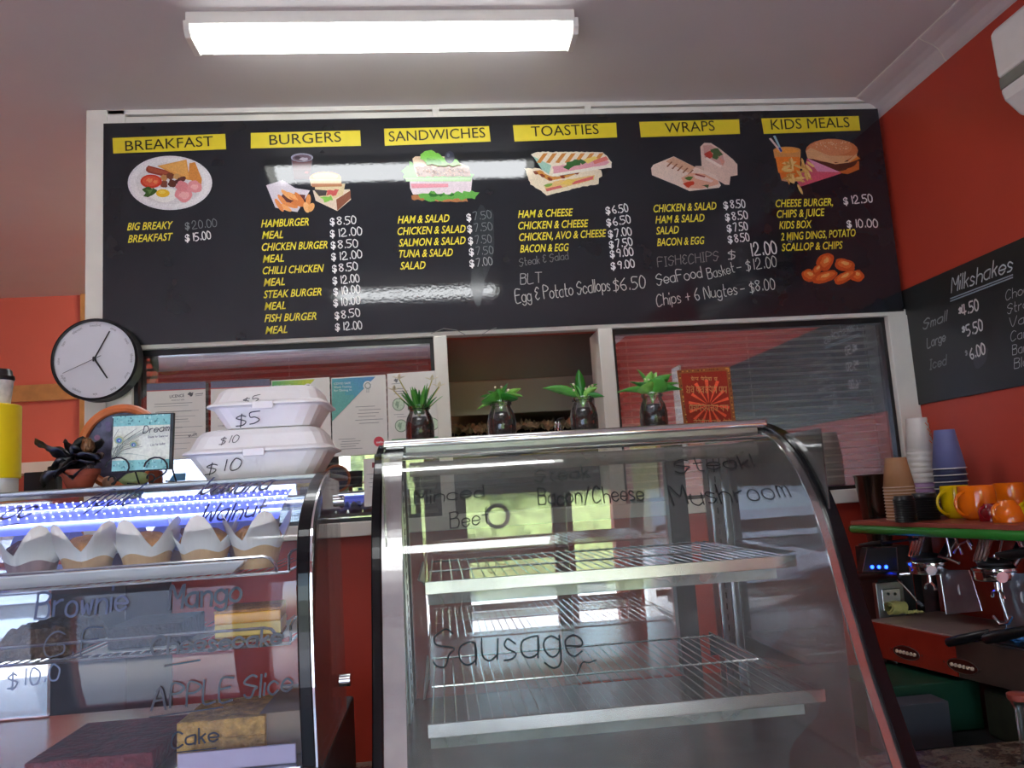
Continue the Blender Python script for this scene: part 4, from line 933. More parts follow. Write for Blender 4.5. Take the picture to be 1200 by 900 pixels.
# wire shelves with looped front rail
def loopshelf(x0, x1, yf, yb, z, nw):
    sh = bpy.data.objects.new('shelf', None); C.objects.link(sh); sh.parent = cl; sh.empty_display_size = .02; sh.location = Vector(((x0+x1)/2, yf, z))-Vector(cl.location)
    mb = MB()
    for k in range(nw+1):
        x = x0+.004+(x1-x0-.03)*k/nw; mb.tube([(x, yf, z), (x, yb, z)], .0011, 5)
    mb.build('shelf_wires', 'wire', sh, kind='stuff')
    mb = MB(); mb.tube([(x0, yf, z), (x1, yf, z)], .002, 6); mb.tube([(x1-.002, yf, z), (x1-.002, yb, z)], .002, 6); mb.build('cross_wire', 'wire', sh)
    mb = MB(); mb.tube([(x0, yf, z+.02), (x1-.03, yf, z+.02), (x1-.022, yf, z+.018), (x1-.016, yf, z+.01), (x1-.014, yf, z)], .002, 6); mb.build('front_loop', 'wire', sh)
    mb = MB(); mb.tube([(x1-.002, yf+.01, z), (x1-.002, yf+.012, z+.018), (x1-.002, yf+.03, z+.022), (x1-.002, yb, z+.022)], .0018, 6); mb.build('side_loop', 'wire', sh)
    return sh
zs1 = zfor(160, 683, 1.0)-.0; zs2 = zfor(300, 757, 1.0)
loopshelf(-.98, -.185, 1.0, 1.24, zs1, 66)
loopshelf(-.98, -.185, 1.0, 1.24, zs2, 66)
SGL = Surf('G', 0, PL); D = Decal(SGL, .002); IB = (30, 34, 110)
hand(D, 'oc', (0, 608), (34, 604), 13, IB, 2.2); D.line([(0, 617), (24, 613)], 1.2, IB)
hand(D, 'Apple', (88, 596), (152, 590), 15, IB, 2.2, slant=.4); hand(D, 'banana', (232, 580), (311, 575), 12, IB, 2.6); hand(D, 'Walnut', (234, 613), (308, 605), 18, IB, 2.4)
IG = (30, 32, 50)
hand(D, 'Brownie', (42, 724), (148, 716), 30, (60, 68, 100), 3.0, slant=.1); hand(D, 'G.F', (52, 772), (118, 766), 30, (36, 38, 60), 1.8); D.line([(53, 774), (104, 768)], 1.6, (36, 38, 60))
hand(D, '$10.0', (10, 806), (70, 796), 18, (96, 108, 140), 2.0); hand(D, 'Mango', (199, 713), (282, 706), 28, IG, 3.6, slant=.1)
hand(D, 'Cheesecake', (178, 766), (330, 754), 20, IG, 3.4, slant=.1); D.line([(194, 780), (235, 773)], 2.2, (26, 28, 48))
hand(D, 'APPLE Slice', (178, 833), (342, 810), 26, IG, 2.8, slant=.2); D.line([(176, 840), (262, 828)], 1.8, (26, 28, 48)); hand(D, 'Cake', (202, 876), (256, 868), 18, IG, 2.4, slant=.1); D.line([(208, 881), (254, 876)], 1.6, (26, 28, 48))
D.build('marker_lettering', cl)
# ------------------------------------------------------------------ goods in the left case
tray = thing('white_tray', 'long white plastic tray under the row of wrapped muffins', 'tray', (-.42, 1.1, zs1+.002))
mb = MB(); mb.prism([(-.56, 1.012, zs1+.014), (-.54, 1.018, zs1+.003), (-.26, 1.018, zs1+.003), (-.245, 1.012, zs1+.014), (-.245, 1.19, zs1+.014), (-.56, 1.19, zs1+.014)], (0, 0, .001))
mb = MB(); v = [(-.555, 1.01, zs1+.016), (-.24, 1.01, zs1+.016), (-.24, 1.2, zs1+.016), (-.555, 1.2, zs1+.016), (-.54, 1.022, zs1+.0025), (-.257, 1.022, zs1+.0025), (-.257, 1.19, zs1+.0025), (-.54, 1.19, zs1+.0025)]
mb.add(v, [(4, 5, 6, 7), (0, 1, 5, 4), (1, 2, 6, 5), (2, 3, 7, 6), (3, 0, 4, 7)], False); mb.build('tray_body', 'wpl', tray, solid=.002)
def muffin(loc, crumb, label, rz, s=1.0):
    t = thing('muffin', label, 'muffin', loc, 'muffins in tulip wrappers on the top shelf', rz)
    mb = MB(); R = .0245*s; hh = .029*s
    mb.lathe([(R*.78, .0008), (R*.95, hh*.5), (R*1.1, hh), (R*1.2, hh*1.15), (R*1.05, hh*1.45), (R*.6, hh*1.7), (0, hh*1.78)], n=20); mb.build('crumb', crumb, t, local=True)
    def f(a, j): k = [0, 0, .02, .1, .2, .22][j]; return 1+k*(abs(cos(2*a))**.5*1.6-.8)
    n = 32; P = [(R*.86, .0002), (R*.98, hh*.4), (R*1.12, hh*.8), (R*1.3, hh*1.1), (R*1.42, hh*1.3), (R*1.46, hh*1.4)]; vs = []
    for j, (r, z) in enumerate(P):
        for k in range(n):
            a = 2*pi*k/n; pk = abs(cos(2*a)); z2_ = z+hh*(1.15*pk**1.6-.25)*(j/5)**2; rr = r*(1+[0, 0, .02, .05, .1, .14][j]*(pk*2-1))
            vs.append((rr*cos(a), rr*sin(a), z2_))
    mb = MB()
    for j in range(5):
        mb.mi = 0 if j < 2 else 1; mb.add(vs, [(j*n+k, j*n+(k+1) % n, (j+1)*n+(k+1) % n, (j+1)*n+k) for k in range(n)], False)
    mb.build('wrapper', ['wrapperb' if crumb == 'muffin' else 'wrapperd', 'wrapper'], t, local=True, solid=.0006); return t
mz = zs1+.004
for k, (px, cr2, lb) in enumerate(((38, 'muffind', 'dark berry muffin at the left end of the front muffin row'), (103, 'muffin', 'golden muffin with an open wrapper, right of the dark berry muffin'), (172, 'muffin', 'pink topped muffin in the middle of the front muffin row'), (240, 'muffin', 'golden muffin below the word Walnut on the glass'), (302, 'muffin', 'last muffin at the right end of the front muffin row'))):
    x = onY(px, 640, 1.052).x; muffin((x, 1.052, mz), cr2, lb, .6+.35*k, 1.06)
for k, (px, lb) in enumerate(((150, 'back row muffin half hidden behind the Apple lettering'), (222, 'back row muffin half hidden left of Walnut lettering'), (292, 'back row muffin half hidden at the right end'))):
    x = onY(px, 640, 1.13).x; muffin((x, 1.135, mz), 'muffin' if k else 'muffind', lb, .2+.5*k, 1.06)
def slab(name, label, cat, px0, px1, y0, y1, z, h, layers, taper=.0, parts=None):
    x0 = onY(px0, 740, y0).x; x1 = onY(px1, 740, y0).x
    t = thing(name, label, cat, ((x0+x1)/2, (y0+y1)/2, z)); zz = z
    for nm, m_, f in layers:
        mb = MB(); nx = 10; ny = 6; hh = h*f
        mb.prism([(x0+random.uniform(0, .002), y0, zz), (x1, y0+.001, zz), (x1-taper, y1, zz), (x0+taper, y1, zz)], (0, 0, hh))
        bmx = mb.build(nm, m_, t, bevel=.0015); zz += hh
    return t
pz = zs2+.002
def napkin(name, label, pts, z, m='paper', cat='paper'):
    c0 = Vector((sum(p[0] for p in pts)/len(pts), sum(p[1] for p in pts)/len(pts), z)); mb = MB(); mb.prism([(p[0], p[1], z+(p[2] if len(p) > 2 else 0)) for p in pts], (0, 0, .0008)); o_ = mb.build(name, m); return tag(o_, label, cat)
slab('brownie', 'dark chocolate brownie slab on white paper on the middle shelf', 'brownie', 125, 212, 1.03, 1.13, pz+.0015, .026, [('slab', 'brownie', 1)])
xa = onY(98, 740, 1.02).x; xb = onY(236, 740, 1.02).x
napkin('baking_paper', 'white paper sheet under the chocolate brownie', [(xa, 1.018), (xb-.03, 1.018), (xb+.015, 1.17), (xa+.02, 1.17)], pz)
slab('mango_cheesecake', 'bright yellow layered mango cheesecake slice on the middle shelf', 'cake', 250, 329, 1.03, 1.1, pz+.0015, .036, [('crust', 'crust', .12), ('filling', 'cheese', .42), ('mango_layer', 'mango', .36), ('crumb_top', 'crust', .1)], .006)
xa = onY(246, 740, 1.02).x; xb = onY(340, 740, 1.02).x
napkin('baking_paper', 'white pointed paper under the mango cheesecake', [(xa, 1.02), (xb-.01, 1.02), (xb+.03, 1.19), (xa+.03, 1.17)], pz)
t = thing('nut_slice', 'rough brown nut slice at the left of the middle shelf', 'cake', (onY(30, 740, 1.04).x, 1.06, pz))
mb = MB(); x0 = onY(-12, 740, 1.03).x; x1 = onY(84, 740, 1.03).x
n = 26; m_ = 10; vs = []
for i in range(n+1):
    for j in range(m_+1):
        u = i/n; v_ = j/m_; x = x0+(x1-x0)*u; zz = pz+.03*min(1, v_*5)*(min(1, 6*u, 6*(1-u)))**.5+.008*noise.noise(Vector((x*120, v_*9, 0)))*min(1, v_*4); vs.append((x, 1.02+.12*v_, max(pz+.0005, zz)))
mb.add(vs, [(i*(m_+1)+j, (i+1)*(m_+1)+j, (i+1)*(m_+1)+j+1, i*(m_+1)+j+1) for i in range(n) for j in range(m_)], True); mb.build('slice', 'browncake', t, solid=.003)
dz = 1.1985
slab('red_velvet_cake', 'dark red velvet cake slab on the bottom of the left case', 'cake', 30, 178, 1.03, 1.2, dz, .022, [('cake', 'redcake', 1)])
slab('apple_slice', 'golden crumble topped apple slice on the bottom of the left case', 'cake', 205, 308, 1.04, 1.15, dz+.0015, .048, [('base_layer', 'crumble', .55), ('top_layer', 'crumble', .45)], .003)
xa = onY(200, 860, 1.02).x; xb = onY(318, 860, 1.02).x
napkin('baking_paper', 'white paper under the crumbly apple slice', [(xa, 1.03), (xb-.01, 1.03), (xb+.04, 1.22), (xa+.02, 1.2)], dz+.0001)
xa = onY(205, 868, 1.005).x; xb = onY(345, 868, 1.005).x
o_ = MB().box(xa, xb, 1.012, 1.016, dz, dz+.022).build('plastic_strip', 'lilacpl', bevel=.001); tag(o_, 'pale lilac plastic strip in front of the apple slice', 'strip')
xa = onY(318, 840, 1.12).x
o_ = MB().box(xa, -.185, 1.05, 1.2, dz, dz+.05).build('cardboard_box', 'card', bevel=.001); tag(o_, 'flat brown cardboard box right of the apple slice', 'box')
# ------------------------------------------------------------------ on top of the left case
ZTL = 1.541
def clam(name, label, pxl, pxr, pyb, y, hpx, texts, zbase):
    pL = onY(pxl, pyb, y); pR = onY(pxr, pyb, y); w_ = (pR.x-pL.x); cx = (pL.x+pR.x)/2; dpt = .15
    t = thing(name, label, 'food box', (cx, y+dpt/2, zbase), 'white foam clamshell boxes')
    h = hpx; hb, hr = h*.5, h
    def ring(z, ix, iy): # rounded rectangle
        P = []; x0, x1, y0, y1 = pL.x+ix, pR.x-ix, y+iy, y+dpt-iy; r = .026
        for (cx_, cy_, a0) in ((x1-r, y0+r, -90), (x1-r, y1-r, 0), (x0+r, y1-r, 90), (x0+r, y0+r, 180)):
            for k in range(4): a = math.radians(a0+30*k); P.append((cx_+r*cos(a), cy_+r*sin(a), z))
        return P
    def loft(rs, nm, m_='foam'):
        mb = MB(); n_ = len(rs[0]); vs = [p for r in rs for p in r]
        mb.add(vs, [(j*n_+k, j*n_+(k+1) % n_, (j+1)*n_+(k+1) % n_, (j+1)*n_+k) for j in range(len(rs)-1) for k in range(n_)]+[tuple(range(n_))[::-1], tuple(range((len(rs)-1)*n_, len(rs)*n_))], False)
        return mb.build(nm, m_, t, bevel=.0015)
    ix = w_*.13
    loft([ring(zbase, ix, .018), ring(zbase+hb*.95, .006, .004), ring(zbase+hb, 0, 0)], 'base_half')
    loft([ring(zbase+hb+.0005, -.003, -.003), ring(zbase+hb+.004, -.002, -.002), ring(zbase+hb+.008, .006, .004), ring(zbase+h*.86, ix*.5, .014), ring(zbase+h*.97, ix*.75, .022), ring(zbase+h, ix*1.0, .03)], 'lid_half')
    mb = MB(); mb.box(cx-.016, cx+.014, y-.006, y-.002, zbase+hb-.006, zbase+hb+.005); mb.build('latch_tab', 'foam', t, bevel=.001)
    return t, hb
bw = (onY(385, 520, 1.2).x-onY(205, 535, 1.2).x)
t1, hb1 = clam('foam_box', 'lower white foam takeaway box marked $10', 210, 386, 530, 1.19, .0735, None, ZTL)
t2, hb2 = clam('foam_box', 'upper white foam takeaway box marked $5 stacked on the other', 239, 379, 485, 1.2, .0625, None, ZTL+.0745)
def clamtext(t, y, ins, items_):
    D = Decal(Surf('Y', y), .0); 
    for s_, a, b, h, wv in items_: hand(D, s_, a, b, h, (60, 60, 66), wv, slant=.15)
    o_ = D.build('price_lettering', t); return o_
def clamS(y0, z0, y1, z1_): # sloped front face as a profile surface
    return Surf('G', 0, [(y1, z1_), (y0, z0)])
D = Decal(Surf('G', 0, [(1.19+.03, ZTL+.0735), (1.19+.014, ZTL+.0735*.86), (1.1935, ZTL+.0735*.5+.008), (1.19, ZTL+.0735*.5), (1.208, ZTL)]), .0015)
hand(D, '$10', (240, 556), (281, 549), 12, (50, 50, 56), 1.2, slant=.3); hand(D, '$10', (257, 521), (278, 518), 8, (80, 80, 86), .9, slant=.3); D.build('price_lettering', t1)
zb0 = ZTL+.0745
D = Decal(Surf('G', 0, [(1.2+.03, zb0+.0625), (1.2+.014, zb0+.0625*.86), (1.2035, zb0+.0625*.5+.008), (1.2, zb0+.0625*.5), (1.218, zb0)]), .0015)
hand(D, '$5', (277, 500), (304, 496), 13, (50, 50, 56), 1.2, slant=.2); hand(D, '$5', (283, 475), (302, 470), 7, (80, 80, 86), .9, slant=.3); D.build('price_lettering', t2)
# dream plaque on scroll stand
YPQ = 1.19
q = [onY(132, 486.5, YPQ), onY(204, 483.5, YPQ), onY(201.5, 550, YPQ), onY(130, 554, YPQ)]
dp = thing('dream_plaque', 'square feather plaque reading Dream in teal and cream', 'plaque', (q[0].x*.5+q[1].x*.5, YPQ, q[3].z))
mb = MB(); mb.prism([v+Vector((0, .0, 0)) for v in q], (0, .007, 0)); mb.build('tile', 'black', dp, bevel=.001)
D = Decal(Surf('Y', YPQ), .0008)
D.poly([(133.5, 488), (200, 485), (198, 549), (131, 552.5)], (222, 226, 206)); D.poly([(133.5, 488), (200, 485), (199.6, 497.5), (133, 500)], (130, 196, 190)); D.poly([(131.7, 540), (198.4, 538), (198, 549), (131, 552.5)], (128, 192, 186))
rnd = random.Random(5)
for i in range(60):
    u = rnd.random(); top = i % 2; x = 134+62*u; y = (487+rnd.uniform(1.5, 11)-2.6*u) if top else (541+rnd.uniform(0, 9)-2.2*u)
    D.ell(x, y, rnd.uniform(.8, 1.8), rnd.uniform(.5, 1.1), [(84, 150, 150), (176, 222, 214), (70, 120, 124)][i % 3], rot=rnd.uniform(0, 3), n=7)
for i in range(26):
    x1_ = 134+rnd.uniform(4, 42); y1_ = 505+rnd.uniform(-4, 30); x0_ = 132+rnd.uniform(0, 6); y0_ = 538+rnd.uniform(-3, 1)
    D.line(smooth([(x0_, y0_), ((x0_+x1_)/2-4, (y0_+y1_)/2-3), (x1_, y1_)]) and [tuple(p) for p in smooth([(x0_, y0_), ((x0_+x1_)/2-4, (y0_+y1_)/2-3), (x1_, y1_)])], .45, [(120, 124, 110), (90, 96, 90), (150, 170, 150)][i % 3])
for x, y, r_ in ((141, 516, 5.5), (158, 521, 4.8)):
    D.ell(x, y, r_, r_*.85, (170, 176, 130)); D.ell(x, y+.4, r_*.7, r_*.6, (96, 150, 150)); D.ell(x, y+.6, r_*.42, r_*.38, (40, 60, 150)); D.ell(x+.4, y+.8, r_*.18, r_*.18, (190, 210, 230))
hand(D, 'Dream', (169, 508), (199, 505), 8, (40, 40, 44), 1.0, slant=.3); hand(D, 'Dream for tomorrow', (175, 513.5), (198, 512), 2.4, (110, 110, 110), .4, sm=2); hand(D, 'Live for today', (178, 523), (195, 521), 2.6, (110, 110, 110), .4, sm=2)
D.build('plaque_print', dp)
def scroll(c, r, a0, a1, s=1):
    return [(c[0]+r*(1-.55*k/14)*cos(a0+(a1-a0)*k/14), c[1], c[2]+r*(1-.55*k/14)*sin(a0+(a1-a0)*k/14)) for k in range(15)]
es = thing('scroll_stand', 'black wrought scroll easel holding the feather plaque', 'stand', (dp.location.x, YPQ-.01, ZTL))
for px, fl in ((141, 1), (186, 1)):
    a = onY(px, 549, YPQ-.008); mb = MB()
    P = [(a.x-.012*fl, YPQ-.008, ZTL+.002)]+[(a.x-.004+.016*cos(t_)*fl, YPQ-.008, a.z+.002+.014*sin(t_)) for t_ in [(-60+26*k)*pi/180 for k in range(10)]]
    mb.tube([Vector(p) for p in P], .0013, 6); mb.build('front_scroll', 'blackm', es)
    mb = MB(); mb.tube(scroll((a.x-.012, YPQ-.009, ZTL+.008), .0075, -1.2, 3.4), .0011, 6); mb.build('foot_scroll', 'blackm', es)
    mb = MB(); mb.tube([(a.x+.01, YPQ-.008, ZTL+.002), (a.x+.012, YPQ+.03, ZTL+.0015), (a.x+.004, YPQ+.012, ZTL+.05)], .0012, 6); mb.build('back_leg', 'blackm', es)
# oval plate behind
c0 = onY(143, 531, 1.3); rx = (onY(186, 531, 1.3)-onY(97, 531, 1.3)).length/2
op = thing('oval_picture', 'terracotta rimmed oval plate with dark blue grapes behind the plaque', 'plate', (c0.x, 1.3, ZTL))
rz_ = c0.z-ZTL+.0; rr = rx*1.14
zc = ZTL+rr*.98
mb = MB(); N = 48
mb.tube([(c0.x+rr*.93*cos(2*pi*k/N), 1.3, zc+rr*.93*sin(2*pi*k/N)) for k in range(N)], .0068, 8, closed=True); mb.build('rim', mat('terracotta_rim', (206, 112, 62), .35, var=.1), op)
mb = MB(); mb.lathe([(0, -.003), (rr*.93, 0)], (c0.x, 1.303, zc), 48, axis='y', cap=False); mb.build('disc', mat('dark_grape_print', (80, 78, 104), .4, var=.6, scale=45), op)
D = Decal(Surf('Y', 1.302), .0)
for i in range(16): D.ell(rnd.uniform(112, 176), rnd.uniform(494, 520), 3.6, 3.4, [(96, 84, 124), (150, 96, 130), (60, 62, 92), (120, 124, 150)][i % 4], n=12)
D.build('grape_print', op)
# clear cup and silk flower pot
c1 = onY(92, 560, 1.22)
cp = thing('clear_cup', 'clear plastic cup with fluted rim behind the black silk flower', 'cup', (onY(95, 540, 1.27).x, 1.27, ZTL))
x = cp.location.x
mb = MB(); mb.lathe([(.014, 0), (.016, .02), (.021, .062)], (x, 1.27, ZTL+.0003), 24, cap=False, fn=lambda a, j: 1+.03*sin(8*a)*(j == 2)); mb.build('cup_wall', 'cupclear', cp, solid=.0008)
ps = thing('silk_flower_pot', 'black silk flower with bronze centre in a terracotta pot', 'flower', (c1.x+.004, 1.215, ZTL))
px_, py_ = ps.location.x, 1.215
mb = MB(); mb.lathe([(.016, 0), (.0245, .019), (.0265, .019), (.0275, .027), (.024, .027), (.02, .02), (0, .02)], (px_, py_, ZTL), 24, cap=True); mb.build('pot', 'terra', ps)
rnd = random.Random(11)
def petal(c, d, L, W, curl, seed, mt, nm='petal', parent=None, lift=0.):
    c = Vector(c); d = Vector(d).normalized(); s_ = d.cross(Vector((0, 0, 1)));
    if s_.length < .1: s_ = Vector((1, 0, 0))
    s_.normalize(); u_ = s_.cross(d); mb = MB(); n = 9; m_ = 6; vs = []
    for i in range(n+1):
        t = i/n; wv = W*sin(pi*min(1, t*.86+.1))**.8
        for j in range(m_+1):
            v_ = j/m_*2-1; nz = noise.noise(Vector((t*3, v_*2, seed*5.7)))*.18*L
            vs.append(c+d*(L*t)+s_*(wv*v_)+u_*(curl*L*(t*t)+abs(v_)**2*W*.35+nz))
    mb.add(vs, [(i*(m_+1)+j, (i+1)*(m_+1)+j, (i+1)*(m_+1)+j+1, i*(m_+1)+j+1) for i in range(n) for j in range(m_)], True)
    return mb.build(nm, mt, parent, solid=.0006)
cc_ = Vector((px_+.002, py_-.006, ZTL+.04))
for k, (dx, dy, dz_, L, W) in enumerate([(-1, -.2, .25, .056, .016), (-.9, -.3, -.45, .05, .017), (-.6, -.5, .6, .03, .014), (.8, -.3, .2, .034, .017), (.7, -.4, -.4, .03, .014), (0, -.7, -.5, .032, .016), (.5, -.3, .7, .03, .014), (-.5, -.5, -.3, .036, .016), (.2, .6, .5, .03, .015), (-.8, .2, -.1, .044, .014), (1, .1, .5, .036, .012)]):
    petal(cc_, (dx, dy, dz_), L*1.12, W*1.35, -.25 if k % 2 else .2, k, 'petalp', parent=ps)
for k in range(7):
    a = k*.9; petal(cc_+Vector((.016, -.012, .008)), (cos(a)*.5, -.4, .8+sin(a)*.3), .02, .009, .4, k+20, 'bronze', parent=ps)
# yellow canister with lidded cup at the left edge
yy = 1.21; a = onY(22, 475, yy); b = onY(22, 560, yy); lft = onY(-60, 475, yy)
R_ = (a.x-lft.x)/2; cx = (a.x+lft.x)/2
cn = thing('yellow_canister', 'bright yellow round canister at the left edge on the case', 'canister', (cx, yy, ZTL))
zt_ = onY(22, 474, yy-.0).z; zb_ = onY(22, 560, yy).z
mb = MB(); mb.lathe([(0, ZTL-0), (R_*.93, ZTL), (R_*.93, zb_+.003)], (cx, yy, 0), 40, cap=False); mb.build('foot', 'wpl', cn)
mb = MB(); mb.lathe([(R_*.98, zb_), (R_, zb_+.001), (R_*.99, zt_-.001), (R_*.97, zt_), (0, zt_)], (cx, yy, 0), 48, cap=True); mb.build('drum', 'yellow', cn)
lc = thing('lidded_cup', 'takeaway cup with black lid standing on the yellow canister', 'cup', (onY(0, 470, yy).x, yy, zt_))
x = lc.location.x; k = onY(16, 445, yy).x-x
mb = MB(); zr = onY(10, 446, yy).z; mb.lathe([(k*.72, zt_), (k*.93, zr)], (x, yy, 0), 28, cap=True); mb.build('cup_wall', mat('printed_cup', (196, 190, 178), .4, var=.35, scale=60), lc)
zl = onY(10, 436, yy).z; mb = MB(); mb.lathe([(k*.96, zr), (k*1.02, zr+.002), (k*1.0, zr+.006), (k*.86, zr+.008), (k*.8, zl+.002), (k*.7, zl+.004), (0, zl+.003)], (x, yy, 0), 28); mb.build('lid', 'black', lc)
# little blue and brown cards under the plaque
a = onY(200, 556, 1.235); b = onY(219, 556, 1.235)
o_ = thing('blue_booklet', 'small blue booklet lying beside the plaque stand', 'booklet', ((a.x+b.x)/2, 1.24, ZTL))
mb = MB(); mb.prism([(a.x, 1.225, ZTL), (b.x+.006, 1.225, ZTL), (b.x+.01, 1.25, ZTL), (a.x+.004, 1.25, ZTL)], (0, 0, .0025)); mb.build('pages', 'paper', o_)
mb = MB(); mb.prism([(a.x, 1.227, ZTL+.003), (b.x+.0, 1.227, ZTL+.003), (b.x-.006, 1.25, ZTL+.014), (a.x, 1.25, ZTL+.014)], (0, 0, .001)); mb.build('cover', 'bluebox', o_)
a = onY(118, 550, 1.27); b = onY(150, 550, 1.27)
o_ = MB().box(onY(120, 550, 1.27).x, onY(133, 550, 1.27).x, 1.262, 1.28, ZTL, ZTL+.018).build('pink_stone', mat('pink_quartz', (210, 160, 140), .5, var=.1), bevel=.007); tag(o_, 'small pink stone under the left of the plaque', 'stone')
o_ = MB(); o_.blob((onY(158, 552, 1.26).x, 1.262, ZTL+.0105), .022, .012, .0105, .1, 2, 4); o_ = o_.build('green_stone', mat('pale_green_agate', (184, 200, 140), .5, var=.2, scale=60)); tag(o_, 'pale green stone under the middle of the plaque', 'stone')
o_ = MB().box(onY(176, 550, 1.27).x, onY(190, 550, 1.27).x, 1.26, 1.275, ZTL, ZTL+.022).build('brown_block', 'terra', bevel=.002); tag(o_, 'small brown block between the plaque and blue booklet', 'block')
o_ = MB().box(onY(33, 560, 1.35).x-.0, onY(72, 560, 1.35).x, 1.335, 1.355, ZTL, onY(50, 556, 1.345).z+.004).build('black_box', 'blackm', bevel=.002); tag(o_, 'low black box between the canister and the flower pot', 'box')
# ------------------------------------------------------------------ plants on the big case
ZTR = zt+.0003
def jarplant(px, y, label, kind, seed):
    x = onY(px, 510, y).x
    t = thing('jar_plant', label, 'plant', (x, y, ZTR), 'jar plants on the display case')
    P = [(.0, 0), (.0175, 0), (.0195, .003), (.0198, .026), (.0175, .038), (.0135, .0455), (.0135, .049), (.0155, .05), (.0155, .054), (.0138, .0545)]
    mb = MB(); mb.lathe([(r, z) for r, z in P], (x, y, ZTR), 28, cap=False); mb.build('jar', 'jar', t, solid=.0008)
    mb = MB(); mb.lathe([(0, .0015), (.0165, .0015), (.0184, .004), (.0186, .026), (.0162, .038), (0, .0405)], (x, y, ZTR), 24, cap=False); mb.build('soil', 'soil', t)
    r = random.Random(seed); top = Vector((x, y, ZTR+.04))
    t.scale = (1.5,)*3
    def leaf(base, d, L, W, mt, curl, nm='leaf'):
        d = Vector(d).normalized(); s_ = d.cross(Vector((0, 0, 1)))
        if s_.length < .15: s_ = Vector((cos(seed+L*900), sin(seed+L*900), 0))
        s_.normalize(); u_ = s_.cross(d)
        if kind != 'grass':
            tw = r.uniform(.1, .75)*(1 if d.x > 0 else -1); s_, u_ = s_*cos(tw)+u_*sin(tw), u_*cos(tw)-s_*sin(tw); L *= r.uniform(.85, 1.15); W *= r.uniform(.8, 1.05)
        mb = MB(); n = 7; vs = []
        for i in range(n+1):
            tt = i/n; wv = W*(sin(pi*(tt**.8))**.9 if 0 < tt < 1 else .02)+W*.03
            c = base+d*(L*tt)-Vector((0, 0, 1))*(curl*L*tt*tt)
            vs += [c-s_*wv+u_*wv*.35, c, c+s_*wv+u_*wv*.35]
        mb.add(vs, [q for i in range(n) for q in ((3*i, 3*i+1, 3*i+4, 3*i+3), (3*i+1, 3*i+2, 3*i+5, 3*i+4))], True)
        return mb.build(nm, mt, t, solid=.0004)
    if kind == 'grass':
        for k in range(30):
            a = r.uniform(0, 2*pi); e = r.uniform(.5, 1.5); leaf(top+Vector((cos(a)*.006, sin(a)*.005, .002)), (cos(a)*cos(e), sin(a)*cos(e)*.7, sin(e)+.2), r.uniform(.036, .052), .0032, ('leafd', 'leafd', 'leafm')[k % 3], .15)
        for dx, h in ((-.026, .094), (.02, .09), (.03, .08), (-.034, .078)):
            mb = MB(); mb.tube([top, top+Vector((dx*.6, 0, (h-.04)*.6)), top+Vector((dx, 0, h-.04))], .0009, 5); mb.build('stem', 'stem', t)
            for q in range(4):
                a = q*1.6; leaf(top+Vector((dx, 0, h-.04)), (cos(a), sin(a)*.5, .6), .011, .002, 'petal', .1, 'petal')
    else:
        sets = {'round': [(-.8, .1, .5, .034, .011), (.7, -.2, .35, .036, .012), (-.5, -.5, .15, .034, .012), (.35, .3, 1.1, .04, .009), (-.1, -.4, .8, .03, .01), (.9, .1, .9, .034, .008), (-.6, .2, 1.0, .03, .008), (.5, -.6, .2, .03, .011), (.0, .4, 1, .03, .009), (-1, -.1, -.1, .03, .006), (1, .1, .5, .036, .005)],
                'sparse': [(-1, -.1, .55, .055, .01), (-.7, .1, .35, .04, .009), (-.1, -.2, 1.2, .048, .008), (.4, -.2, .4, .03, .007), (.7, .2, .9, .036, .009), (-.4, .1, .8, .036, .007), (.8, -.2, .15, .03, .006), (.1, .3, .9, .03, .006)],
                'bushy': [(-1, -.2, .3, .046, .013), (-.4, -.5, .35, .04, .015), (.2, -.5, .5, .04, .014), (.8, -.2, .25, .042, .011), (.7, .1, .9, .046, .013), (.3, .2, 1.2, .052, .012), (-.3, .2, 1.0, .048, .012), (-.8, .2, .9, .042, .009), (.9, -.1, .55, .042, .012), (0, -.2, 1.1, .044, .012), (.5, -.4, .8, .042, .013), (-.6, -.1, .7, .036, .011)]}[kind]
        for k, (dx, dy, dz_, L, W) in enumerate(sets):
            s0 = top+Vector((0, 0, .008)); e0 = s0+Vector((dx*.005, dy*.004, .006))
            mb = MB(); mb.tube([top-Vector((0, 0, .004)), s0, e0], .0009, 5); mb.build('stem', 'leafm', t)
            leaf(e0, (dx, dy, dz_), L, W, ('leafm', 'leafl', 'leafm', 'leafd')[k % 4] if kind != 'sparse' else ('leafm', 'leafm', 'leafd', 'leafl')[k % 4], .22)
        for k in range(5):
            a = top+Vector((r.uniform(-.016, .016), -.006, r.uniform(.022, .036))); mb = MB(); mb.tube([top, a], .0005, 4); mb.build('stem', 'leafl', t); mb = MB(); mb.blob(a, .0018, .0018, .0018, .2, 3, k, 8, 6); mb.build('flower_bud', 'petal', t)
jarplant(492.5, 1.70, 'spiky grass plant with cream flowers in a glass jar', 'grass', 3)
jarplant(589, 1.70, 'bushy small plant in a jar at the left of the hatch', 'round', 4)
jarplant(686, 1.70, 'sparse leaning plant in a jar at the right of the hatch', 'sparse', 6)
jarplant(768, 1.70, 'dense large leaved plant in a jar left of the red poster', 'bushy', 8)
x = onY(655, 498, 1.76).x
jc = thing('hinged_clasp_jar', 'small steel ring stand beside the sparse jar plant', 'metal stand', (x, 1.76, ZTR))
for k, dx in enumerate((-.006, .001)):
    mb = MB(); mb.tube([(x+dx+.004*cos(2*pi*i/24), 1.76+.019*cos(2*pi*i/24)*.5, ZTR+.019+.0175*sin(2*pi*i/24)) for i in range(24)], .0014, 6, closed=True); mb.build('ring', 'chrome', jc)
mb = MB(); mb.tube([(x-.003, 1.76, ZTR+.036), (x-.002, 1.76, ZTR+.043), (x+.012, 1.76, ZTR+.045)], .0012, 6); mb.build('hook', 'blackm', jc)
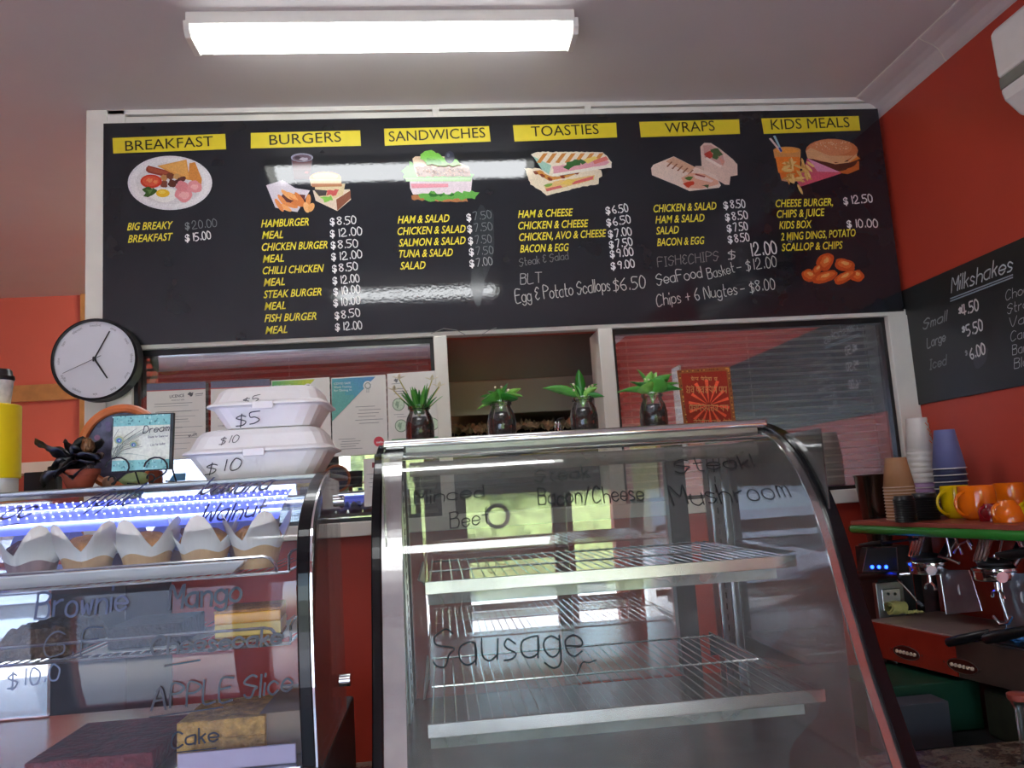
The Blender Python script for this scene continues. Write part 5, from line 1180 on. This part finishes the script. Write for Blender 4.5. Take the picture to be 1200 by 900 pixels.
# red rays poster
YP = 1.72
q = [onY(793, 434, YP), onY(855, 429.5, YP), onY(863, 500, YP), onY(802, 503, YP)]
zz0 = ZTR
rp = thing('red_poster', 'red and gold sunburst card with script lines on the case', 'card', ((q[2].x+q[3].x)/2, YP, zz0))
mb = MB(); q[2].z = q[3].z = zz0; mb.prism(q, (0, .003, 0)); mb.build('card_stock', 'paper', rp)
D = Decal(Surf('Y', YP), .0005)
D.poly([(793, 434), (855, 429.5), (863, 501), (802, 504)], (146, 84, 44)); D.poly([(798, 438), (851, 434.5), (858, 500), (806, 503)], (150, 34, 20))
for i in range(60):
    s_ = rnd.random(); e_ = i % 3
    x, y = ((794.5+58*s_, 436-4*s_) if e_ == 0 else ((796+9*s_, 437+63*s_) if e_ == 1 else (853+7.5*s_, 433+66*s_))); D.ell(x, y, 1, .9, [(206, 150, 76), (96, 44, 24)][i % 2], n=6)
C0 = (830, 475)
for k in range(14):
    a = 2*pi*k/14+.12; R1 = 24 if abs(cos(a)) > .55 else 30; R1 = min(R1, 25/max(.2, abs(cos(a))), 38 if sin(a) < 0 else 26)
    w0 = .035; D.poly([(C0[0]+3*cos(a-w0*2), C0[1]+3*sin(a-w0*2)), (C0[0]+R1*cos(a-.075), C0[1]+R1*sin(a-.075)), (C0[0]+R1*cos(a+.075), C0[1]+R1*sin(a+.075)), (C0[0]+3*cos(a+w0*2), C0[1]+3*sin(a+w0*2))], (240, 92, 60))
GD = (206, 150, 96)
def devan(x0, y0, x1, h, seed):
    r = random.Random(seed); x = x0
    while x < x1-3:
        w_ = r.uniform(4, 5.6); D.line([(x, y0-h), (x+w_-.6, y0-h-.3)], .9, GD); D.line([(x+w_*.7, y0-h), (x+w_*.75, y0)], .8, GD)
        k = r.randint(0, 3)
        if k == 0: D.line([tuple(p) for p in smooth([(x+.5, y0-h*.7), (x+w_*.4, y0-h*.5), (x+.8, y0-h*.2), (x+w_*.5, y0-h*.05)])], .7, GD)
        elif k == 1: D.line([tuple(p) for p in smooth([(x+.4, y0-h*.9), (x+.4, y0-h*.4), (x+w_*.7, y0-h*.4)])], .7, GD)
        elif k == 2: D.line([tuple(p) for p in smooth([(x+w_*.6, y0-h*.7), (x+.6, y0-h*.6), (x+.9, y0-h*.25), (x+w_*.7, y0-h*.3)])], .7, GD)
        else: D.line([(x+.5, y0-h*.6), (x+w_*.7, y0-h*.25)], .7, GD)
        if r.random() < .5: D.line([(x+w_*.5, y0-h), (x+w_*.2, y0-h-2)], .6, GD)
        x += w_+(2.2 if r.random() < .3 else .2)
devan(809, 446, 842, 3, 1); devan(803, 461, 852, 7, 2); devan(807, 482, 855, 6.5, 3); devan(812, 500, 858, 7, 4)
D.build('poster_print', rp)
# ------------------------------------------------------------------ counters
ct = thing('granite_counter', 'mottled brown granite counter top at lower right', 'counter', (1.1, 1.3, 0))
zg = .93
MB().box(X1+.03, XW-.002, 1.0, 1.62, zg-.03, zg).build('worktop', 'granite', ct, bevel=.003)
MB().box(X1+.06, XW-.002, 1.03, 1.6, 0, zg-.03).build('cabinet', 'cream', ct)
ct = thing('front_counter', 'long counter carrying the two display cases', 'counter', (-.3, 1.3, 0))
MB().box(-1.6, X1+.028, .98, 1.98, .87, .8995).build('worktop', 'granite', ct, bevel=.003)
MB().box(-1.58, X1+.025, 1.02, 1.95, 0, .87).build('cabinet', 'cream', ct)
MB().box(-1.0, XB, 1.0, 1.36, .8996, .9496).build('plinth', 'black', ct)
# ------------------------------------------------------------------ espresso corner
bc = thing('back_bench', 'low bench under the espresso machine by the red wall', 'bench', (1.35, 2.1, 0))
MB().box(1.0, XW-.002, 1.66, YB-.002, 0, .83).build('cabinet', 'dark', bc)
o_ = MB().box(1.05, 1.33, 2.0, 2.25, .8305, .952).build('green_crate', 'greenbox', bevel=.004); tag(o_, 'dark green crate under the espresso machine', 'crate')
o_ = MB().box(.99, 1.16, 1.9, 1.97, .8305, zfor(1060, 826, 1.9)).build('grey_box', 'greyblue', bevel=.003); o_.location.x = .02; tag(o_, 'grey box in front of the green crate', 'box')
o_ = MB(); o_.box(1.3, 1.56, 1.72, 1.95, .8305, .945); o_ = o_.build('olive_bin', 'olive', bevel=.01); tag(o_, 'dark olive bin beside the green crate', 'bin')
TH = -math.radians(78)
MO = Vector((1.2, 2.25, .83))
em = thing('espresso_machine', 'red espresso machine with chrome group heads and a green cup rail', 'coffee machine', MO, rz=TH)
Xl = Vector((cos(TH), sin(TH), 0)); Yl = Vector((-sin(TH), cos(TH), 0))
def ml(px, py, yl):  # local x and z where the sight line meets the machine plane at local y
    d = ray(px, py); p0 = MO+Yl*yl; t_ = (p0-EYE).dot(Yl)/d.dot(Yl); q_ = EYE+d*t_-MO; return q_.dot(Xl), q_.z
LM = .62
za_ = ml(1018, 728, 0)[1]; zb__ = ml(1018, 768, 0)[1]
def me(mb, name, m_, **k): return mb.build(name, m_, em, local=True, **k)
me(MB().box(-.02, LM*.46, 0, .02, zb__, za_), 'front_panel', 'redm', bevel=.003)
me(MB().box(LM*.46, LM, 0, .02, zb__, za_), 'front_panel', mat('brown_panel', (74, 58, 50), .3, var=.1), bevel=.003)  # near part of the front panel is brown
me(MB().box(-.02, LM, .02, .27, zb__+.01, za_-.004), 'body', 'black')
me(MB().box(-.015, LM*.46, .004, .25, za_-.004, za_+.004), 'drip_tray', mat('steel_drip_tray', (150, 128, 118), .35, 0, var=.15), bevel=.002)
me(MB().box(LM*.46, LM, .02, .25, za_-.004, za_+.003), 'drip_grate', 'black')
for k in range(2): pass
for px, py in ((1062, 765), (1128, 781)):
    cx_, cz_ = ml(px, py, 0); mb = MB(); n_ = 28; sx = .046; sz = .017; zc0 = cz_
    P = [(cx_+sx*cos(2*pi*i/n_), 0, zc0+sz*sin(2*pi*i/n_)) for i in range(n_)]
    mb.tube(P, .0014, 5, closed=True); me(mb, 'control_ring', 'steeld')
    mb = MB(); mb.prism([(p[0], -.0008, p[2]) for p in P], (0, .0008, 0)); me(mb, 'control_plate', mat('dark_red_plate', (70, 22, 16), .3))
    for i in range(6):
        mb = MB(); mb.lathe([(0, .004), (.0042, .004), (.0048, 0)], (cx_-.031+.0124*i, -.001, zc0), 12, axis='y', cap=False); me(mb, 'button', 'kraftr')
    for s_ in (-1, 1):
        mb = MB(); mb.lathe([(0, .002), (.0025, .002), (.0028, 0)], (cx_+s_*(sx+.01), 0, zc0+.002), 10, axis='y', cap=False); me(mb, 'screw', 'steel')
for x in (.0, LM-.06):
    mb = MB(); mb.lathe([(.014, 0), (.012, .01), (.008, .012), (.008, zb__+.01)], (x+.03, .04, 0), 16); me(mb, 'foot', 'steel')
# upper part
zr_ = 1.335-MO.z
me(MB().box(-.04, LM, -.002, .27, zr_+.0, zr_+.012), 'cup_tray', 'redsh', bevel=.002)
mb = MB(); mb.tube([(-.048, .02, zr_-.012), (-.044, .008, zr_-.012), (-.03, .0, zr_-.012), (LM, .0, zr_-.012)], .0125, 14); me(mb, 'green_rail', 'greentube')
me(MB().box(.0, LM, .245, .265, za_, zr_), 'back_panel', 'redm')
me(MB().box(-.04, -.01, .2, .26, za_, zr_), 'rear_column', 'steeld')
me(MB().box(.02, LM, .09, .25, zr_-.03, zr_), 'boiler_cover', 'blackm', bevel=.004)
def group(px, py):
    gx, gz = ml(px, py, .09)
    gy = .09
    mb = MB(); mb.lathe([(0, gz-.024), (.046, gz-.024), (.049, gz-.02), (.049, gz-.002), (.053, gz+.001), (.053, gz+.007), (.04, gz+.012), (0, gz+.013)], (gx, gy, 0), 32, cap=False); me(mb, 'group_head', 'chrome')
    mb = MB(); mb.lathe([(0, gz+.0135), (.038, gz+.0135), (.04, gz+.02), (.03, gz+.028), (0, gz+.03)], (gx, gy, 0), 24, cap=False); me(mb, 'group_cap', 'blackm')
    for k in range(4):
        mb = MB(); mb.tube([(gx-.03+.0105*k, gy-.03, gz+.022), (gx-.006+.0105*k, gy-.02, zr_-.02)], .0042, 8); me(mb, 'group_rib', 'chrome')
    mb = MB(); mb.tube([(gx+.02, gy+.03, gz+.01), (gx+.02, gy+.06, gz+.04), (gx+.02, gy+.1, zr_-.02)], .014, 12); me(mb, 'group_neck', 'steel')
    mb = MB(); mb.tube([(gx+.03, gy-.034, gz-.004), (gx+.058, gy-.05, gz-.006)], .008, 10); mb.tube([(gx+.058, gy-.05, gz-.006), (gx+.07, gy-.056, gz-.007)], [.0135, .0135], 14); me(mb, 'valve_knob', 'chrome')
    mb = MB(); mb.tube([(gx, gy, gz-.022), (gx, gy, gz-.05)], .006, 10); mb.tube([(gx, gy, gz-.046), (gx-.016, gy, gz-.056), (gx-.018, gy, gz-.068)], .0035, 8); mb.tube([(gx, gy, gz-.046), (gx+.014, gy, gz-.056), (gx+.016, gy, gz-.068)], .0035, 8); me(mb, 'spout', 'chrome')
    return gx, gz
g1 = group(1087, 661); g2 = group(1166, 668)
# levers and steam wands
def barm(pts, r, name, m_): mb = MB(); mb.tube(pts, r, 10); me(mb, name, m_)
def L3(px, py, yl): a_, b_ = ml(px, py, yl); return Vector((a_, yl, b_))
barm([L3(1008, 640, .02), L3(1022, 638, .02), L3(1034, 636, .02)], [.007, .0088, .0075], 'lever_handle', 'black'); barm([L3(1034, 636, .02), L3(1060, 633, .05), L3(1088, 630, .08)], .004, 'lever_arm', 'blackm')
barm([L3(1003, 676, .02), L3(1010, 676, .02), L3(1054, 674, .02)], [.006, .0105, .009], 'portafilter_handle', 'black'); barm([L3(1054, 673, .02), L3(1066, 672, .04)], .005, 'portafilter_neck', 'chrome')
barm([L3(1052, 679, .03), L3(1066, 694, .03), L3(1076, 706, .03)], .0028, 'steam_wand', 'steel'); barm([L3(1075, 705, .03), L3(1081, 710, .03)], .005, 'wand_tip', 'greyblue')
for a_, b_ in (((1118, 626), (1128, 650)), ((1130, 624), (1140, 640)), ((1108, 624), (1114, 652)), ((1176, 626), (1170, 655)), ((1188, 624), (1196, 640)), ((1193, 626), (1199, 645))):
    barm([L3(*a_, .06), L3(*b_, .06)], .0035, 'linkage_rod', 'chrome')
barm([L3(1118, 648, .05), L3(1124, 638, .04), L3(1133, 634, .04), L3(1138, 644, .05)], .003, 'pipe', 'chrome'); barm([L3(1100, 652, .05), L3(1112, 655, .05), L3(1124, 660, .05)], .004, 'pipe', 'chrome')
barm([L3(1168, 650, .02), L3(1185, 650, .02), L3(1215, 645, .02)], [.006, .012, .014], 'lever_handle', 'black')
for pts in (((1101, 668), (1136, 668), (1151, 716), (1109, 720)), ((1172, 672), (1215, 672), (1225, 735), (1180, 742))):
    P = [L3(*p, .12) for p in pts]; mb = MB(); mb.prism(P, (0, .003, 0)); me(mb, 'splash_plate', mat('polished_plate', (150, 158, 166), .3, .8, var=.2, scale=15), bevel=.001)
    for a_, b_ in ((P[0], P[3]), (P[1], P[2])): barm([a_, b_], .0022, 'plate_edge', 'chrome')
    c_ = (P[0]+P[2])/2; c_ = L3(1124, 691, .118) if pts[0][0] < 1150 else L3(1198, 700, .118)
    mb = MB(); mb.prism([(c_.x+.0065*cos(t_), .1185, c_.z+.0135*sin(t_)) for t_ in [pi*.5+pi*k/8 for k in range(9)]], (0, .0012, 0)); me(mb, 'round_mark', 'wpl')
barm([L3(1165, 650, .1), L3(1172, 700, .1), L3(1181, 726, .1)], .004, 'steam_wand', 'steel')
barm([L3(1164, 722, .06), L3(1172, 732, .06), L3(1182, 730, .06), L3(1186, 722, .06)], .0038, 'wand_bracket', 'chrome')
barm([L3(1119, 752, .0)+Vector((0, -.02, .0)), L3(1135, 748, .0)+Vector((0, -.02, .0)), L3(1160, 741, .02)], [.011, .0125, .0085], 'portafilter_handle', 'black')
barm([L3(1163, 748, .0)+Vector((0, -.02, 0)), L3(1180, 744, .0)+Vector((0, -.02, 0)), L3(1225, 735, .0)], [.012, .014, .01], 'portafilter_handle', 'black')
mb = MB(); p_ = L3(1119, 752, 0)+Vector((0, -.02, 0)); mb.tube([p_-Vector((.003, 0, -.001)), p_], .008, 12); me(mb, 'handle_ring', 'steeld')
# display unit
dy_ = 2.2
du = thing('control_display', 'small black display box with blue lights left of the machine', 'display', (onY(1030, 660, dy_).x, dy_, onY(1030, 672, dy_).z))
P = [onY(1016, 642, dy_), onY(1050, 641, dy_), onY(1052, 669, dy_), onY(1010, 670, dy_)]
mb = MB(); mb.prism(P, (0, .03, 0)); mb.build('screen', 'black', du, bevel=.001)
mb = MB(); mb.tube([p+Vector((0, -.002, 0)) for p in P], .0013, 6, closed=True); mb.build('screen_frame', 'chrome', du)
for px in (1022, 1030, 1038.5):
    p = onY(px, 664.5, dy_-.002); mb = MB(); mb.lathe([(0, .001), (.005, .001), (.005, 0)], (p.x, p.y, p.z), 12, axis='y', cap=False); mb.build('indicator', 'blueled', du)
D = Decal(Surf('Y', dy_-.0008), .001); D.ell(1028, 653, 6, 3, (130, 140, 150), n=16); D.ell(1028, 653, 5, 2.3, (40, 44, 50), n=16); printed(D, 'Iconic', (1024, 654), (1032, 654), 1.6, (150, 160, 170)); D.build('display_print', du) if False else None
pp = thing('wall_socket', 'grey outlet panel with two dark holes below the display box', 'socket', (onY(1043, 700, 2.3).x, 2.3, onY(1043, 735, 2.3).z))
MB().box(onY(1028, 700, 2.3).x, onY(1060, 700, 2.3).x, 2.3, 2.32, onY(1043, 738, 2.3).z, onY(1043, 682, 2.3).z).build('backing', 'steeld', pp, bevel=.002)
MB().box(onY(1034, 700, 2.29).x, onY(1056, 700, 2.29).x, 2.29, 2.3, onY(1043, 716, 2.29).z, onY(1043, 690, 2.29).z).build('plate', 'greyblue' if False else 'steel', pp, bevel=.002)
for px in (1041, 1049):
    p = onY(px, 696, 2.289); mb = MB(); mb.lathe([(0, .001), (.004, .001), (.004, 0)], (p.x, p.y, p.z), 12, axis='y', cap=False); mb.build('hole', 'black', pp)
# cloths
p = MO+Xl*ml(1052, 722, .1)[0]+Yl*.1; zt_ = MO.z+za_+.0045
ch = thing('yellow_cloth', 'rolled pale yellow cloth on the red machine tray', 'cloth', (p.x, p.y, zt_))
mb = MB(); n = 40; m_ = 14; vs = []
for i in range(n+1):
    a = i/n*2*pi*1.75; r = .024-.0016*a/1
    for j in range(m_+1):
        v_ = j/m_; w_ = noise.noise(Vector((a*.7, v_*3, 1)))*.005
        x_ = -.022+.045*v_+.005*sin(a); y_ = (r+w_)*cos(a)*1.0; z_ = (r+w_)*sin(a)*.8+.0205
        vs.append((p.x+x_, p.y+y_, zt_+max(.0012, z_)))
mb.add(vs, [(i*(m_+1)+j, (i+1)*(m_+1)+j, (i+1)*(m_+1)+j+1, i*(m_+1)+j+1) for i in range(n) for j in range(m_)], True); mb.build('roll', 'cloth', ch, solid=.003)
mb = MB(); n = 14; m_ = 6; vs = []
for i in range(n+1):
    for j in range(m_+1): vs.append((p.x+.015+.055*i/n, p.y-.02+.035*j/m_*(1-.4*i/n), zt_+.0025+abs(.016*noise.noise(Vector((i*.35, j*.5, 2))))*(1-.4*i/n)+.004))
mb.add(vs, [(i*(m_+1)+j, (i+1)*(m_+1)+j, (i+1)*(m_+1)+j+1, i*(m_+1)+j+1) for i in range(n) for j in range(m_)], True); mb.build('loose_end', 'cloth', ch, solid=.003)
b_ = MO+Xl*ml(1192, 752, .06)[0]+Yl*.06
mb = MB(); mb.blob((b_.x, b_.y, zt_+.014), .03, .03, .014, .35, 3, 9, 28, 16); o_ = mb.build('blue_cloth', 'bcloth'); tag(o_, 'crumpled blue cloth at the right edge beside the handles', 'cloth')
# cups on the cup tray
ZU = MO.z+zr_+.0125
def paperstack(name, label, pxb, yb, rb, rt_, n_, hc, pitch, m1, m2, mrim, topcup=True):
    x = onY(pxb, 600, yb).x
    for k in range(n_):
        z = ZU+k*pitch
        last = k == n_-1
        t = thing('paper_cup', '', 'cup', (x, yb, z), label[1])
        t['label'] = (label[0] % 'topmost') if last else label[0] % (['lowest', 'second', 'third', 'fourth', 'fifth', 'sixth', 'seventh', 'eighth', 'ninth', 'tenth', 'eleventh', 'twelfth', 'thirteenth'][k])
        mb = MB(); mb.lathe([(rb, 0.001), (rt_, hc), (0, hc)], (x, yb, z), 28, cap=False) if last else mb.lathe([(rb, 0.001), (rb-(rb-rt_)*pitch*1.1/hc, pitch*1.1)], (x, yb, z), 28, cap=False)
        mb.build('cup_wall', m2 if k < 0 else (m1 if not isinstance(m1, list) else m1[k]), t, solid=.0006)
        mb = MB(); mb.tube([(x+rb*1.02*cos(2*pi*i/24), yb+rb*1.02*sin(2*pi*i/24), z+.0015) for i in range(24)], .0015, 5, closed=True); mb.build('rim', mrim, t)
def sc_(px0, px1, y): return (onY(px1, 590, y).x-onY(px0, 590, y).x)/2
yk = 2.2; rk = sc_(1040.5, 1074, yk); zK = zfor(1055, 580, yk)
# kraft stack: five rims high above a narrower stack
paperstack('kraft', ('%s cup of the brown kraft cup stack', 'brown kraft paper cups'), 1057, yk, rk*.97, rk*.66, 11, zfor(1055, 535, yk)-zfor(1055, 570, yk), (zfor(1055, 571, yk)-ZU)/10, 'kraft', 'kraft', 'kraftr')
yw = 2.32; rw = sc_(1081, 1104, yw)*1.3
hw = zfor(1078, 490, yw)-zfor(1080, 528, yw)
paperstack('white', ('%s cup of the tall white cup stack', 'white paper cups'), 1088, yw, rw, rw*.72, 13, hw, (zfor(1080, 528, yw)-ZU)/12, ['cupp']*6+['cupw']*7, 'cupw', 'cupw')
for k in range(9):
    zt0 = ZU+12*(zfor(1080, 528, yw)-ZU)/12; xw = onY(1088, 600, yw).x; an = -1.1+.12*(k % 3); f0 = .2+.09*k
    pts = []
    for q in range(4):
        f = f0+.03*q; rr = rw+(rw*.72-rw)*f+.0006; aa = an+.09*q*(1 if k % 2 else -1); pts.append((xw+rr*cos(aa), yw+rr*sin(aa), zt0+hw*f))
    if f0 < .9: mb = MB(); mb.tube(pts, .0011, 5); mb.build('orange_leaf_print', 'orange', [o for o in C.objects if o.name.startswith('paper_cup')][-1])
yb2 = 2.22; rb2 = sc_(1102, 1136, yb2)
paperstack('blue', ('%s cup of the slate blue cup stack', 'blue paper cups'), 1119, yb2, rb2, rb2*.62, 8, zfor(1119, 502, yb2)-zfor(1119, 548, yb2), (zfor(1119, 549, yb2)-ZU)/7, ['cupbd']*7+['cupb'], 'cupb', 'cupw')
def lidstack(px, y, r, ztop, label, group):
    x = onY(px, 600, y).x; n_ = 10; p_ = (ztop-ZU-.008)/n_
    for k in range(n_):
        t = thing('cup_lid', (['lowest', 'second lowest', 'third lowest', 'fourth lowest', 'fifth', 'sixth', 'seventh', 'eighth', 'second highest', 'topmost'][k])+' lid of '+label, 'lid', (x, y, ZU+k*p_), group)
        mb = MB(); mb.lathe([(r, 0), (r*1.03, .0015), (r*.98, .004), (r*.9, p_*.95), (0, p_*.95) if k < n_-1 else (r*.86, p_+.006), (0, p_+.006)] if k == n_-1 else [(r, 0), (r*1.03, .0015), (r*.97, .004), (r*.9, p_*.95), (0, p_*.95)], (x, y, ZU+k*p_+.0003), 26, cap=False); mb.build('lid_shell', 'black', t)
lidstack(1061, 2.08, sc_(1050, 1073, 2.08), zfor(1061, 580, 2.08), 'the left black lid stack', 'left stack of black lids')
lidstack(1085, 2.12, sc_(1071, 1098, 2.12)*1.05, zfor(1085, 577, 2.12), 'the right black lid stack', 'right stack of black lids')
def mug(px, y, r, h, m_, label, side=-1, flip=False):
    x = onY(px, 595, y).x; t = thing('mug', label, 'mug', (x, y, ZU), 'bright mugs on the coffee machine')
    P = [(r*.62, 0), (r*.9, h*.12), (r, h*.4), (r*.98, h*.8), (r*.93, h), (r*.88, h*.98), (r*.9, h*.5), (0, h*.1)]
    if flip: P = [(r, 0), (r*.99, h*.3), (r*.8, h*.7), (r*.55, h*.93), (r*.52, h), (0, h)]
    mb = MB(); mb.lathe(P, (x, y, ZU+.0002), 32, cap=not flip); mb.build('bowl', m_, t)
    hr = h*.33; pts = [Vector((x+side*(r*.86+hr*1.0*sin(pi*k/10)), y-.012*(1 if side < 0 else .5), ZU+h*.5+hr*cos(pi*k/10)*1.05)) for k in range(11)]
    mb = MB(); mb.tube(pts, .0042, 8); mb.build('handle', m_, t); return t
ym = 1.98
mug(1121, 2.1, sc_(1105, 1136, 2.1), zfor(1120, 569, 2.1)-ZU, 'myel', 'yellow mug with its handle to the left, next to the black lids')
mug(1146, 1.99, sc_(1127, 1166, 1.99), zfor(1146, 569, 1.99)-ZU, 'orange', 'large orange mug right of the yellow mug')
mug(1185, 2.08, sc_(1168, 1200, 2.08), zfor(1180, 566, 2.08)-ZU, 'orange', 'orange mug at the back behind the small upturned cup', 1)
mug(1160, 1.92, sc_(1148, 1172, 1.92), zfor(1160, 590, 1.92)-ZU, 'mred', 'small dark red cup between two orange cups', flip=True)
mug(1180, 1.85, sc_(1165, 1196, 1.85), zfor(1180, 586, 1.85)-ZU, 'orange', 'small upturned orange cup at the front of the tray', flip=True)
mug(1210, 1.9, sc_(1195, 1225, 1.9), zfor(1200, 586, 1.9)-ZU, 'myel', 'yellow cup cut off by the right edge of the photo', flip=True)
# metal jug and red base beside the case
yj = 2.38; xj = onY(1026, 590, yj).x; rj = sc_(1005, 1046, yj)
jg = thing('steel_tumbler', 'dark reflective steel milk tumbler left of the paper cups', 'jug', (xj, yj, zfor(1026, 640, yj)))
zb_ = zfor(1026, 640, yj)
mb = MB(); mb.lathe([(rj*.6, zb_), (rj*.95, zfor(1026, 558, yj)), (rj, zfor(1026, 556, yj)), (rj*.92, zfor(1026, 557, yj)), (rj*.5, zb_+.01), (0, zb_+.01)], (xj, yj, 0), 36); mb.build('cup_body', mat('dark_steel', (96, 84, 74), .18, .9, var=.1), jg)
MB().box(xj-.05, xj+.06, yj-.05, yj+.06, .8305, zb_).build('pedestal', 'blackm', jg)
# brown topped glass shaker at the lower right corner
xs_ = onY(1198, 850, 1.5).x
sh = thing('glass_shaker', 'glass shaker with brown round lid at the lower right corner', 'shaker', (xs_, 1.5, zg))
zt_ = zfor(1198, 812, 1.5)
mb = MB(); mb.lathe([(.012, zg), (.009, zg+.02), (.009, zt_-.03), (.017, zt_-.012)], (xs_, 1.5, 0), 20, cap=True); mb.build('column', 'jar', sh)
mb = MB(); mb.lathe([(.018, zt_-.012), (.02, zt_-.008), (.02, zt_-.001), (.016, zt_+.001), (0, zt_+.001)], (xs_, 1.5, 0), 24); mb.build('lid', 'redsh', sh)
